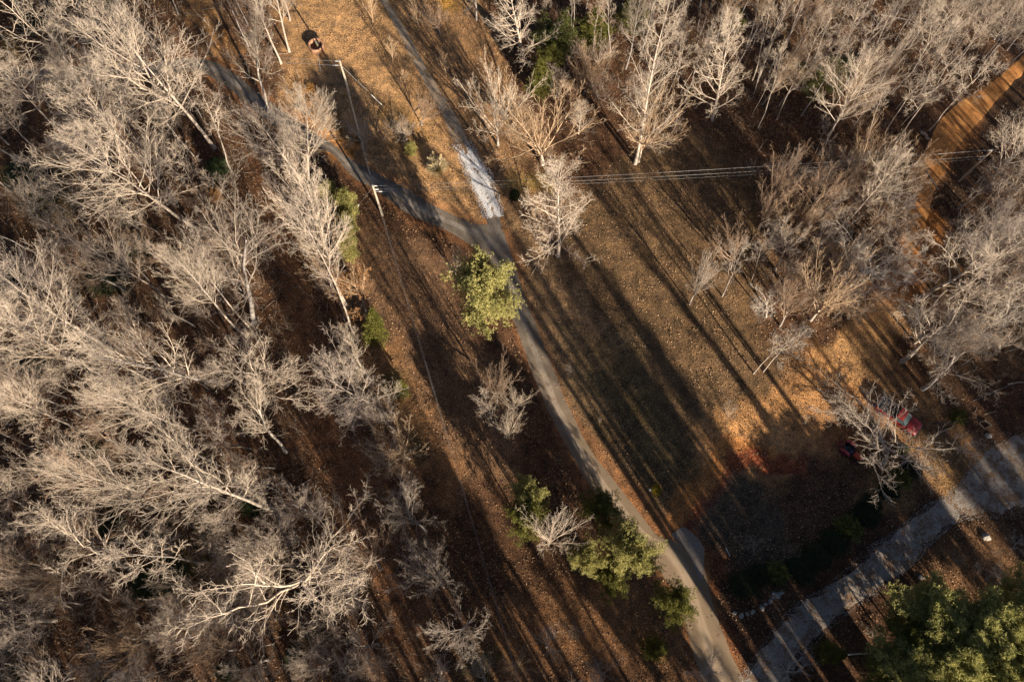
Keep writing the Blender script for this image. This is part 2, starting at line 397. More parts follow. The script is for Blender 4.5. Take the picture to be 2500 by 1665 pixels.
ac_ = N(mt_, 'ShaderNodeAttribute', attribute_name='across'); tr_ = ramp(mt_, ac_.outputs['Fac'], [(0, (.72,.68,.62)), (.08, (1.12,1.10,1.06)), (.14, (.98,.97,.95)), (.22, (.86,.84,.80))])
fr_ = bs_.inputs['Base Color'].links[0].from_socket; mt_.links.new(mixc(mt_, 1.0, fr_, tr_.outputs[0], 'MULTIPLY'), bs_.inputs['Base Color'])
M['track'] = surf('track', (.20,.16,.12), (.28,.225,.165), (.35,.285,.21), 9, .6, ((.25,.16,.08), 1.3, .52))
M['gravel_grey'] = surf('gravel_grey', (.18,.145,.11), (.28,.235,.185), (.38,.325,.265), 7, .8, ((.18,.11,.062), .7, .47))
M['clay'] = surf('clay', (.27,.11,.032), (.47,.21,.065), (.58,.29,.10), 5, .5, None, .5)
# crushed limestone, brown leaves showing along the middle of the strip (position across the strip is an attribute)
m, t, b = mat_new('limestone')
f = noise(t, 9, 3, .8); rf = ramp(t, f.outputs['Fac'], [(.3, (.46,.455,.45)), (.5, (.66,.65,.635)), (.7, (.80,.79,.77))])
a = N(t, 'ShaderNodeAttribute', attribute_name='across')
p = noise(t, 1.7, 5, .7); ad = N(t, 'ShaderNodeMath', operation='ADD'); t.links.new(p.outputs['Fac'], ad.inputs[0]); t.links.new(a.outputs['Fac'], ad.inputs[1])
rp = ramp(t, ad.outputs[0], [(.60, (0,0,0)), (.66, (1,1,1))])
t.links.new(mixc(t, rp.outputs[0], rf.outputs[0], (.26,.155,.075)), b.inputs['Base Color']); b.inputs['Roughness'].default_value = .9
bump(t, f.outputs['Fac'], b, .8, .06); M['limestone'] = m

def road(name, mat, z0, ragged, ws=10):
    l, r = EDGES[name]; n = len(l)
    cum = np.concatenate([[0], np.cumsum(np.linalg.norm(np.diff((l+r)/2, axis=0), axis=1))])
    k = max(60, int(cum[-1]/.3)); s = np.linspace(0, cum[-1], k)
    l = np.stack([np.interp(s, cum, l[:, i]) for i in (0, 1)], -1); r = np.stack([np.interp(s, cum, r[:, i]) for i in (0, 1)], -1)
    sd_ = hash(name) % 97 if False else len(name)*7
    for e, o, q in ((l, r, 1), (r, l, 2)):
        nn = (vnoise(s, s*0+q*31, 1.9, sd_)-.5)*ragged*2+(vnoise(s, s*0+q*77, .55, sd_+1)-.5)*ragged
        d = (e-o); d /= np.linalg.norm(d, axis=1)[:, None]; e += d*nn[:, None]
    V = []; A = []
    for j in range(ws+1):
        f = j/ws; P = l*(1-f)+r*f; z = np.full(k, z0)
        if j in (0, ws): z = z-.06
        V.append(np.column_stack([P, z])); x = abs(f-.48)*2
        A.append(np.full(k, .16-.40*x**.8)+.9*np.clip((np.abs(s/s[-1]-.5)*2-.72)*3, 0, 1)*(s < s[-1]/2)+.30*np.clip((np.abs(s/s[-1]-.5)*2-.93)*9, 0, 1)*(s > s[-1]/2)+.10*(j in (0, 1, ws-1, ws)))
    V = np.stack(V, 1).reshape(-1, 3); A = np.stack(A, 1).ravel()
    I = np.arange(k*(ws+1)).reshape(k, ws+1)
    Q = np.stack([I[:-1, :-1], I[:-1, 1:], I[1:, 1:], I[1:, :-1]], -1).reshape(-1, 4)
    me = mesh_np(name, V, Q, None, mat, True)
    at = me.attributes.new('across', 'FLOAT', 'POINT'); at.data.foreach_set('value', A.astype(np.float32))
    if me.polygons[len(me.polygons)//2].normal.z < 0: me.flip_normals()
    return tag(link(name, me), kind='structure')
road('side_driveway', M['asphalt'], .024, .05)
road('driveway', M['asphalt'], .030, .09)
road('gravel_track', M['track'], .020, .16)
road('limestone_drive', M['limestone'], .034, .30)
road('gravel_road', M['gravel_grey'], .020, .55)
road('clay_road', M['clay'], .020, .22)
# concrete apron where the clay yard meets the driveway
P = px2w([(1664,1287),(1700,1288),(1722,1300),(1719,1352),(1712,1420),(1690,1372),(1668,1330),(1640,1306)])
c2 = catmull(P+[P[0]], 40)[:-1]; k = len(c2)
V = [(x, y, .058) for x, y in c2]+[(x, y, -.02) for x, y in c2]
me = bpy.data.meshes.new('concrete_apron'); me.from_pydata(V, [], [tuple(range(k))]+[(i, i+k, (i+1) % k+k, (i+1) % k) for i in range(k)])
me.materials.append(M['concrete']); tag(link('concrete_apron', me), kind='structure')

# ---------------------------------------------------------------- tree grower: branches level by level, all in numpy
def unit(v): return v/np.maximum(np.linalg.norm(v, axis=-1, keepdims=True), 1e-9)
def grow(rng, start, d, L, r0, rend, K, gn, up):
    P = [start]; d = unit(d); p = start
    for k in range(K-1):
        d = unit(d+gn*rng.normal(size=d.shape)+np.array([0, 0, up])); p = p+d*(L/(K-1))[:, None]; P.append(p)
    f = np.linspace(0, 1, K)[None, :]; R = r0[:, None]*(1-f)+(r0*rend)[:, None]*f
    return np.stack(P, 1), R
def spawn(rng, par, n, t0, t1, ang, asd, lf, lmin, rf, rend, K, gn, up, prof=None, rmin=.006):
    P, R, L = par; Np, Kp, _ = P.shape
    cnt = np.full(Np, n) if np.isscalar(n) else n
    idx = np.repeat(np.arange(Np), cnt); m = len(idx)
    if m == 0: return None
    rank = np.concatenate([np.arange(c) for c in cnt])
    t = t0+(t1-t0)*np.clip((rank+rng.random(m))/np.maximum(cnt[idx], 1), 0, 1)
    x = t*(Kp-1); i = np.minimum(x.astype(int), Kp-2); f = (x-i)[:, None]
    st = P[idx, i]*(1-f)+P[idx, i+1]*f; T = unit(P[idx, i+1]-P[idx, i]); r = R[idx, i]*(1-f[:, 0])+R[idx, i+1]*f[:, 0]
    a = unit(np.cross(T, np.array([.31, .17, .93])+.01)); b = np.cross(T, a)
    ph = rank*2.399+rng.random(m)*1.2+idx*1.7
    pr = a*np.cos(ph)[:, None]+b*np.sin(ph)[:, None]
    an = np.clip(rng.normal(ang, asd, m), .12, 1.8)
    d = T*np.cos(an)[:, None]+pr*np.sin(an)[:, None]
    tt = (t-t0)/(t1-t0+1e-9)
    pf = (1-.62*tt) if prof is None else prof(tt)
    LL = np.maximum(lf*L[idx]*pf*rng.uniform(.65, 1.2, m), lmin)
    r0 = np.maximum(np.minimum(r*rf, r*.95), rmin)
    P2, R2 = grow(rng, st, d, LL, r0, rend, K, gn, up)
    return P2, np.maximum(R2, rmin*.55), LL
def tubes(levels):
    """[(P,R,sides)] -> vertices and quads"""
    VV, QQ, base = [], [], 0
    for P, R, n in levels:
        Nb, K, _ = P.shape
        T = np.empty_like(P); T[:, 1:-1] = P[:, 2:]-P[:, :-2]; T[:, 0] = P[:, 1]-P[:, 0]; T[:, -1] = P[:, -1]-P[:, -2]; T = unit(T)
        a = unit(np.cross(T, np.array([.43, .21, .11])+.001)); b = np.cross(T, a)
        ph = 2*np.pi*np.arange(n)/n
        V = P[:, :, None]+R[:, :, None, None]*(a[:, :, None]*np.cos(ph)[None, None, :, None]+b[:, :, None]*np.sin(ph)[None, None, :, None])
        VV.append(V.reshape(-1, 3))
        I = base+np.arange(Nb*K*n).reshape(Nb, K, n); J = np.roll(I, -1, axis=2)
        QQ.append(np.stack([I[:, :-1], J[:, :-1], J[:, 1:], I[:, 1:]], -1).reshape(-1, 4)); base += Nb*K*n
    return np.concatenate(VV), np.concatenate(QQ)
def leaf_quads(rng, pts, size, flat=.5, jit=.05, aspect=.6):
    n = len(pts); c = pts+rng.normal(size=(n, 3))*jit
    d = unit(rng.normal(size=(n, 3))*np.array([1, 1, flat])); nn = unit(rng.normal(size=(n, 3))+np.array([0, 0, 1-flat]))
    s = unit(np.cross(d, nn)); sz = size*rng.uniform(.6, 1.3, n)[:, None]
    V = np.stack([c-d*sz*.5, c+s*sz*aspect*.5, c+d*sz*.5, c-s*sz*aspect*.5], 1).reshape(-1, 3)
    return V, np.arange(4*n).reshape(n, 4)
TPL = {}
def template(kind, seed, bark_m, twig_m, H, trunk, limbs, l2, l3, l4, leaves=None):
    rng = np.random.default_rng(seed)
    t = trunk; r0 = t['r']
    P, R = grow(rng, np.zeros((1, 3)), np.array([[rng.normal()*.02, rng.normal()*.02, 1]]), np.array([H*t.get('len', 1.0)]), np.array([r0]), t.get('end', .12), 15, t.get('gn', .03), .06)
    R[0, 0] *= 1.45; P[0, 0, 2] -= .3
    par = (P, R, np.array([H*t.get('len', 1.0)]))
    tr = [(P, R, 8)]
    A = spawn(rng, par, **limbs); tr2 = [(A[0], A[1], 5)]
    B = spawn(rng, A, **l2); tr2.append((B[0], B[1], 4))
    Cc = spawn(rng, B, **l3); tr2.append((Cc[0], Cc[1], 3))
    if l4: D = spawn(rng, Cc, **l4); tr2.append((D[0], D[1], 3))
    # a few twigs straight from the limbs so that their length is not bare
    E_ = spawn(rng, A, 5, .15, .95, .8, .25, .16, .35, .5, .3, 3, .1, .05); tr2.append((E_[0], E_[1], 3))
    Vt, Qt = tubes(tr); Vc, Qc = tubes(tr2)
    mt = mesh_np('trunk', Vt, Qt, None, bark_m, True); mc = mesh_np('crown', Vc, Qc, None, twig_m, True)
    # measured width of the crown, for scaling
    q = np.percentile(np.abs(Vc[:, :2]), 98, axis=0).mean()
    top = max(np.percentile(Vc[:, 2], 99.7), P[0, -1, 2])
    leafm = None
    if leaves:
        src = (D if l4 else Cc)[0].reshape(-1, 3); sel = src[rng.choice(len(src), leaves[1])]
        sel = sel[sel[:, 2] < np.percentile(src[:, 2], leaves[3])]
        V, Q2 = leaf_quads(rng, sel, leaves[2]); leafm = mesh_np('leaves', V, Q2, None, leaves[0])
    TPL.setdefault(kind, []).append(dict(trunk=mt, crown=mc, leaf=leafm, H=top, W=2*q))
bump_prof = lambda s: (.55+.9*np.sin(np.pi*np.clip(s*.9+.08, 0, 1))**.8)*(1-.55*s)
cone_prof = lambda s: 1.05-.85*s
flat_prof = lambda s: 1.0-.25*s
BK = [(M['bark_pale'], M['twig_pale']), (M['bark_grey'], M['twig_pale']), (M['bark_pale'], M['twig_grey']), (M['bark_grey'], M['twig_grey'])]
for sdn in range(4):      # tall forest tree, ascending limbs high on a straight stem
    template('poplar', 100+sdn, BK[sdn][0], BK[sdn][1], 24, dict(r=.25, end=.08, gn=.03),
      dict(n=24+2*sdn, t0=.34+.07*(sdn % 3), t1=.985, ang=.70+.06*sdn, asd=.17, lf=.31, lmin=.8, rf=.46, rend=.22, K=8, gn=.075, up=.10, prof=bump_prof),
      dict(n=10, t0=.18, t1=.99, ang=.50, asd=.17, lf=.48, lmin=.5, rf=.64, rend=.35, K=5, gn=.075, up=.06),
      dict(n=6, t0=.15, t1=.98, ang=.50, asd=.2, lf=.48, lmin=.35, rf=.62, rend=.4, K=4, gn=.08, up=.05, rmin=.0135),
      dict(n=2, t0=.25, t1=.97, ang=.6, asd=.22, lf=.55, lmin=.25, rf=.7, rend=.45, K=3, gn=.12, up=.03, rmin=.0105))
BO = [(M['bark_pale'], M['twig_pale']), (M['bark_white'], M['bark_white']), (M['bark_grey'], M['twig_grey']), (M['bark_white'], M['twig_pale'])]
for sdn in range(4):      # spreading tree: short bole, crooked limbs
    template('oak', 200+sdn, BO[sdn][0], BO[sdn][1], 16, dict(r=.29, end=.32, gn=.07, len=.62),
      dict(n=8+sdn % 3, t0=.42, t1=1.0, ang=.66, asd=.28, lf=.92, lmin=3, rf=.50, rend=.12, K=10, gn=.18, up=.05, prof=flat_prof),
      dict(n=12, t0=.14, t1=.99, ang=.66, asd=.24, lf=.44, lmin=.7, rf=.62, rend=.26, K=7, gn=.17, up=.05),
      dict(n=8, t0=.12, t1=.99, ang=.66, asd=.24, lf=.42, lmin=.4, rf=.58, rend=.35, K=5, gn=.17, up=.03, rmin=.0135),
      dict(n=3, t0=.25, t1=.98, ang=.62, asd=.25, lf=.5, lmin=.28, rf=.7, rend=.45, K=3, gn=.14, up=.02, rmin=.0105))
for sdn in range(2):      # drawn-up forest stem with a small top
    template('mast', 250+sdn, M['bark_grey'], M['twig_grey'], 25, dict(r=.36, end=.3, gn=.02),
      dict(n=18, t0=.60, t1=.98, ang=.8, asd=.2, lf=.085, lmin=.8, rf=.3, rend=.25, K=5, gn=.1, up=.07, prof=bump_prof),
      dict(n=6, t0=.2, t1=.97, ang=.65, asd=.2, lf=.45, lmin=.4, rf=.6, rend=.35, K=4, gn=.10, up=.05),
      dict(n=4, t0=.2, t1=.95, ang=.6, asd=.2, lf=.55, lmin=.3, rf=.7, rend=.4, K=3, gn=.10, up=.04, rmin=.02), None)
for sdn in range(3):      # slender understorey stem
    template('slender', 300+sdn, (M['bark_pale'], M['bark_grey'], M['bark_grey'])[sdn], (M['twig_pale'], M['twig_grey'], M['twig_brown'])[sdn], 14, dict(r=.095, end=.15, gn=.05),
      dict(n=14, t0=.42, t1=.98, ang=.75, asd=.18, lf=.19, lmin=.6, rf=.5, rend=.3, K=6, gn=.10, up=.07, prof=bump_prof),
      dict(n=6, t0=.25, t1=.97, ang=.65, asd=.2, lf=.45, lmin=.4, rf=.6, rend=.35, K=4, gn=.10, up=.05),
      dict(n=5, t0=.2, t1=.95, ang=.6, asd=.2, lf=.55, lmin=.3, rf=.7, rend=.4, K=3, gn=.10, up=.04, rmin=.013),
      dict(n=1, t0=.2, t1=.95, ang=.6, asd=.2, lf=.6, lmin=.25, rf=.7, rend=.4, K=3, gn=.10, up=.04, rmin=.010))
for sdn, (bm_, tm_) in enumerate(((M['bark_pale'], M['twig_pale']), (M['bark_pale'], M['twig_tan']), (M['bark_grey'], M['twig_grey']), (M['bark_grey'], M['twig_brown']))):
    template('vase', 400+sdn, bm_, tm_, 8, dict(r=.16, end=.4, gn=.05, len=.30),   # broad crown from low down
      dict(n=17, t0=.42, t1=1.0, ang=.66, asd=.30, lf=2.25, lmin=1.5, rf=.52, rend=.2, K=8, gn=.06, up=.05, prof=lambda s: 1.05-.2*s),
      dict(n=8, t0=.18, t1=.98, ang=.48, asd=.16, lf=.45, lmin=.5, rf=.55, rend=.3, K=5, gn=.06, up=.05),
      dict(n=6, t0=.2, t1=.98, ang=.48, asd=.16, lf=.5, lmin=.3, rf=.65, rend=.35, K=4, gn=.07, up=.04),
      dict(n=2, t0=.2, t1=.95, ang=.5, asd=.2, lf=.6, lmin=.2, rf=.7, rend=.4, K=3, gn=.08, up=.03, rmin=.011))
for sdn in range(2):      # young tree, one leader, side branches from low down
    template('leader', 500+sdn, M['bark_pale'], M['twig_pale'], 14, dict(r=.17, end=.1, gn=.025),
      dict(n=36, t0=.13, t1=.985, ang=.90-.1*sdn, asd=.14, lf=.34, lmin=.5, rf=.42, rend=.25, K=7, gn=.07, up=.07, prof=cone_prof),
      dict(n=8, t0=.2, t1=.98, ang=.6, asd=.16, lf=.42, lmin=.4, rf=.55, rend=.3, K=5, gn=.08, up=.05),
      dict(n=5, t0=.2, t1=.97, ang=.55, asd=.2, lf=.5, lmin=.3, rf=.65, rend=.35, K=4, gn=.09, up=.04),
      dict(n=2, t0=.2, t1=.95, ang=.55, asd=.2, lf=.6, lmin=.2, rf=.7, rend=.4, K=3, gn=.09, up=.03, rmin=.011))
for sdn in range(2):      # narrow feathery sapling
    template('feather', 600+sdn, M['twig_tan'], M['twig_tan'], 4, dict(r=.04, end=.2, gn=.02),
      dict(n=16, t0=.06, t1=.95, ang=.30, asd=.08, lf=.62, lmin=.4, rf=.5, rend=.3, K=5, gn=.05, up=.10, prof=cone_prof),
      dict(n=5, t0=.2, t1=.95, ang=.3, asd=.1, lf=.4, lmin=.2, rf=.6, rend=.4, K=4, gn=.05, up=.06),
      dict(n=3, t0=.2, t1=.95, ang=.35, asd=.1, lf=.5, lmin=.15, rf=.7, rend=.4, K=3, gn=.06, up=.04, rmin=.008), None)
template('leafy', 700, M['bark_grey'], M['twig_tan'], 11, dict(r=.18, end=.3, gn=.05, len=.6),
      dict(n=14, t0=.35, t1=1.0, ang=.75, asd=.2, lf=.75, lmin=1.5, rf=.55, rend=.2, K=8, gn=.10, up=.05, prof=flat_prof),
      dict(n=8, t0=.2, t1=.98, ang=.6, asd=.2, lf=.45, lmin=.5, rf=.55, rend=.3, K=5, gn=.12, up=.04),
      dict(n=6, t0=.2, t1=.98, ang=.6, asd=.2, lf=.45, lmin=.3, rf=.65, rend=.35, K=4, gn=.12, up=.03),
      dict(n=2, t0=.3, t1=.95, ang=.6, asd=.2, lf=.6, lmin=.2, rf=.7, rend=.4, K=3, gn=.1, up=.03, rmin=.008), (M['leaf_brown'], 5200, .17, 80))
template('twiggy', 720, M['twig_brown'], M['twig_grey'], 3, dict(r=.05, end=.4, gn=.1, len=.15),     # many-stemmed shrub
      dict(n=15, t0=.2, t1=1.0, ang=.6, asd=.3, lf=5.4, lmin=1, rf=.5, rend=.25, K=6, gn=.12, up=.05, prof=lambda s: 1+0*s),
      dict(n=6, t0=.2, t1=.98, ang=.55, asd=.2, lf=.42, lmin=.3, rf=.6, rend=.35, K=4, gn=.12, up=.04),
      dict(n=5, t0=.2, t1=.98, ang=.55, asd=.2, lf=.5, lmin=.2, rf=.7, rend=.4, K=3, gn=.12, up=.03, rmin=.008), None)

def evergreen(kind, seed, foli, H, W, shape, n_clump, per, size):
    rng = np.random.default_rng(seed)
    P, R = grow(rng, np.zeros((1, 3)), np.array([[.02, .01, 1.]]), np.array([H*.93]), np.array([.011*min(H,18)+.03]), .15, 10, .03, .05); P[0, 0, 2] -= .3
    if 'pine' in shape:       # broad, open, in plates of needle tufts
        par = (P, R, np.array([H]))
        A = spawn(rng, par, 30, .28 if shape == 'pine' else .58, .99, 1.05, .18, .62*W/H*(1 if shape == 'pine' else .85), 1.0, .42, .3, 6, .10, .05, lambda s: (.75+.5*np.sin(np.pi*np.clip(s+.1, 0, 1)))*(1-.55*s**2))
        B = spawn(rng, A, 13, .18, 1.0, .75, .25, .42, .5, .6, .4, 4, .14, .06)
        tb = [(P, R, 8)]; br = [(A[0], A[1], 5), (B[0], B[1], 3)]
        tips = np.concatenate([B[0][:, 2:].reshape(-1, 3), B[0][:, -1], A[0][:, -1]])
        cen = tips[rng.choice(len(tips), n_clump)]+rng.normal(size=(n_clump, 3))*.30
        d = unit(rng.normal(size=(n_clump, per, 3))+np.array([0, 0, .45])); L = size*rng.uniform(.7, 1.2, (n_clump, per, 1))
        s = unit(np.cross(d, rng.normal(size=d.shape)))*size*.13; c0 = cen[:, None]
        V = np.stack([c0-s*.5, c0+d*L*.55+s, c0+d*L, c0+d*L*.5-s], 2).reshape(-1, 3)
        Q2 = np.arange(len(V)).reshape(-1, 4)
    else:
        n = n_clump
        par = (P, R, np.array([H]))
        A = spawn(rng, par, 26, .08, .97, .95, .15, .42*W/H, .3, .4, .3, 5, .08, .06, cone_prof)
        tb = [(P, R, 7)]; br = [(A[0], A[1], 4)]
        u = rng.random(n); ph = rng.random(n)*2*np.pi; z = .05+.95*u
        if shape == 'cone': rad = (1-z)**.75*1.05+.03
        elif shape == 'column': rad = np.minimum(1, np.sqrt(np.maximum(1-((z-.42)/.60)**2, 0))+.05)
        else: rad = np.sqrt(np.maximum(1-((z-.45)/.58)**2, 0))
        lob = 1+.20*np.sin(ph*5+z*9+seed)+.16*np.sin(ph*9-z*14+seed*2)+.10*np.sin(z*31+ph*3)
        rr = W/2*rad*lob*(rng.random(n)**.32)
        cen = np.stack([rr*np.cos(ph), rr*np.sin(ph), z*H], -1)
        out = unit(cen*np.array([1, 1, .3])); d = unit(rng.normal(size=(n, per, 3))*.75+out[:, None]*.9+np.array([0, 0, .4]))
        L = size*rng.uniform(.6, 1.25, (n, per, 1)); s = unit(np.cross(d, rng.normal(size=d.shape)))*size*(.34 if shape == 'round' else .20); c0 = cen[:, None]+rng.normal(size=(n, per, 3))*size*.25
        V = np.stack([c0-s*.3, c0+d*L*.5+s, c0+d*L, c0+d*L*.5-s], 2).reshape(-1, 3); Q2 = np.arange(len(V)).reshape(-1, 4)
    Vt, Qt = tubes(tb); Vb, Qb = tubes(br)
    TPL.setdefault(kind, []).append(dict(trunk=mesh_np('trunk', Vt, Qt, None, M['bark_pine'], True), crown=mesh_np('crown', V, Q2, None, foli), branch=mesh_np('branches', Vb, Qb, None, M['bark_pine'], True), leaf=None, H=H, W=W))
evergreen('pine_lit', 1, M['pine_yellow'], 10, 8, 'pine', 5600, 8, .29)
evergreen('tall_pine', 12, M['pine_green'], 28, 7.5, 'tallpine', 1500, 9, .55)
evergreen('tall_pine', 13, M['cedar_olive'], 26, 7, 'tallpine', 1500, 9, .55)
evergreen('crown_pine', 14, M['pine_mid'], 14, 9, 'pine', 5200, 8, .33)
evergreen('pine', 2, M['pine_green'], 12, 8, 'pine', 3600, 8, .31)
evergreen('pine', 3, M['cedar_olive'], 12, 7, 'pine', 3400, 8, .31)
evergreen('cedar', 4, M['cedar_olive'], 6, 3.2, 'cone', 2800, 5, .20)
evergreen('cedar_yellow', 5, M['pine_yellow'], 5, 3.2, 'column', 2800, 5, .21)
evergreen('broadleaf', 6, M['leaf_dark'], 4, 4, 'round', 3200, 4, .20)
evergreen('broadleaf', 7, M['leaf_dark'], 5, 3.6, 'column', 3200, 4, .20)
evergreen('yellow_bush', 8, M['leaf_yellow'], 1.6, 1.3, 'round', 380, 4, .16)
evergreen('green_bush', 9, M['cedar_olive'], 2, 2, 'round', 700, 4, .2)
evergreen('orange_bush', 10, M['leaf_orange'], 3, 2.8, 'round', 700, 4, .22)

KDESC = dict(tall_pine='tall dark pine', crown_pine='sunlit green pine crown', poplar='tall bare tree', oak='spreading pale-limbed tree', slender='slender bare tree',
             vase='bushy bare tree', leader='straight-stemmed bare tree', feather='narrow feathery sapling', leafy='tree holding brown leaves',
             twiggy='many-stemmed bare shrub', pine_lit='broad yellow-green pine', pine='dark green pine', cedar='olive-green cedar', cedar_yellow='yellow-green cedar',
             broadleaf='dark glossy evergreen', yellow_bush='small bright yellow bush', green_bush='small olive-green bush', orange_bush='rusty orange bush')
KCAT = dict(twiggy='shrub', feather='sapling', broadleaf='shrub', yellow_bush='bush', green_bush='bush', orange_bush='bush')
KNAME = dict(mast='bare_tree', crown_pine='pine_tree', tall_pine='pine_tree', poplar='bare_tree', oak='spreading_tree', slender='slender_tree', vase='bushy_tree', leader='young_tree', feather='sapling', leafy='brown_leaved_tree', twiggy='bare_shrub',
             pine_lit='pine_tree', pine='pine_tree', cedar='cedar_tree', cedar_yellow='cedar_tree', broadleaf='evergreen_shrub', yellow_bush='yellow_bush', green_bush='green_bush', orange_bush='orange_bush')
TREES_AT = []
TONES = dict(pale=(M['bark_pale'], M['twig_pale']), warm=(M['bark_grey'], M['twig_pale']), grey=(M['bark_grey'], M['twig_grey']), brown=(M['bark_grey'], M['twig_brown']), dull=(M['bark_pale'], M['twig_grey']))
def plant(kind, x, y, h, wd, label, group=None, lean=(0, 0), var=None, seed=0, tone=None):
    rng = random.Random(seed*7919+17); T = TPL[kind][(var if var is not None else rng.randrange(99)) % len(TPL[kind])]
    r = empty(('tall_woodland_tree' if kind == 'mast' else 'woodland_tree') if group and 'beyond' in group else KNAME[kind], (x, y, gz(x, y)-.02))
    L = Vector((lean[0], lean[1], 1)).normalized()
    rot = Vector((0, 0, 1)).rotation_difference(L).to_matrix() @ Matrix.Rotation(rng.uniform(0, 6.283), 3, 'Z')
    r.rotation_euler = rot.to_euler(); s = h/T['H']; sx = wd/T['W']
    r.scale = (sx, sx, s)
    tag(r, label, KCAT.get(kind, 'tree'), group)
    tk = link('trunk' if kind not in ('twiggy',) else 'stems', T['trunk'], r); q = min(1.0, max(.5, .95*s/sx)); tk.scale = (q, q, 1)
    link('crown' if 'bush' not in kind else 'foliage', T['crown'], r)
    if tone and kind in ('poplar', 'oak', 'slender', 'vase', 'mast'):      # own bark and twig colour on a shared mesh
        cr = [o for o in r.children if o.name.startswith('crown')] or [o for o in COL.objects if o.parent == r and o != tk]
        for o, m_ in ((tk, TONES[tone][0]), (cr[0], TONES[tone][1])): o.material_slots[0].link = 'OBJECT'; o.material_slots[0].material = m_
    if T.get('branch') and 'bush' not in kind and kind != 'broadleaf': link('branches', T['branch'], r)
    if T['leaf']: link('leaves', T['leaf'], r)
    TREES_AT.append((x, y)); return r
def plant_top(kind, cpx, h, wpx, note, group=None, var=None, f=.72, label=None):
    """for trees seen from almost straight above: the crown's middle gives the place, the height is the tree's own"""
    x, y = G(cpx[0], cpx[1], h*f); return plant(kind, x, y, h, wpx*mpp(cpx[0], cpx[1], h*f), label or KDESC[kind]+' '+note, group, (0, 0), var, int(cpx[0]*3+cpx[1]))
def plant_px(kind, b, tp, wpx, note, group=None, var=None, hmax=34, hmin=1.0):
    """base and crown top as seen in the photograph give the place, the height and the lean"""
    X, Y = G(*b); best = (1e9, 1)
    for i in range(int(hmin*10), int(hmax*10)+1):
        p = proj(X, Y, i*.1); d = math.hypot(p[0]-tp[0], p[1]-tp[1])
        if d < best[0]: best = (d, i*.1)
    h = best[1]; tx, ty = G(tp[0], tp[1], h); lx, ly = (tx-X)/h, (ty-Y)/h; l = math.hypot(lx, ly); mx = .34
    if l > mx: lx, ly = lx*mx/l, ly*mx/l
    wd = wpx*mpp(b[0], b[1], h*.65)
    return plant(kind, X, Y, h, wd, KDESC[kind]+' '+note, group, (lx, ly), var, int(b[0]*3+b[1]), random.Random(b[0]*7+b[1]).choice(['pale','pale','warm','dull']) if kind in ('poplar','slender') else None)
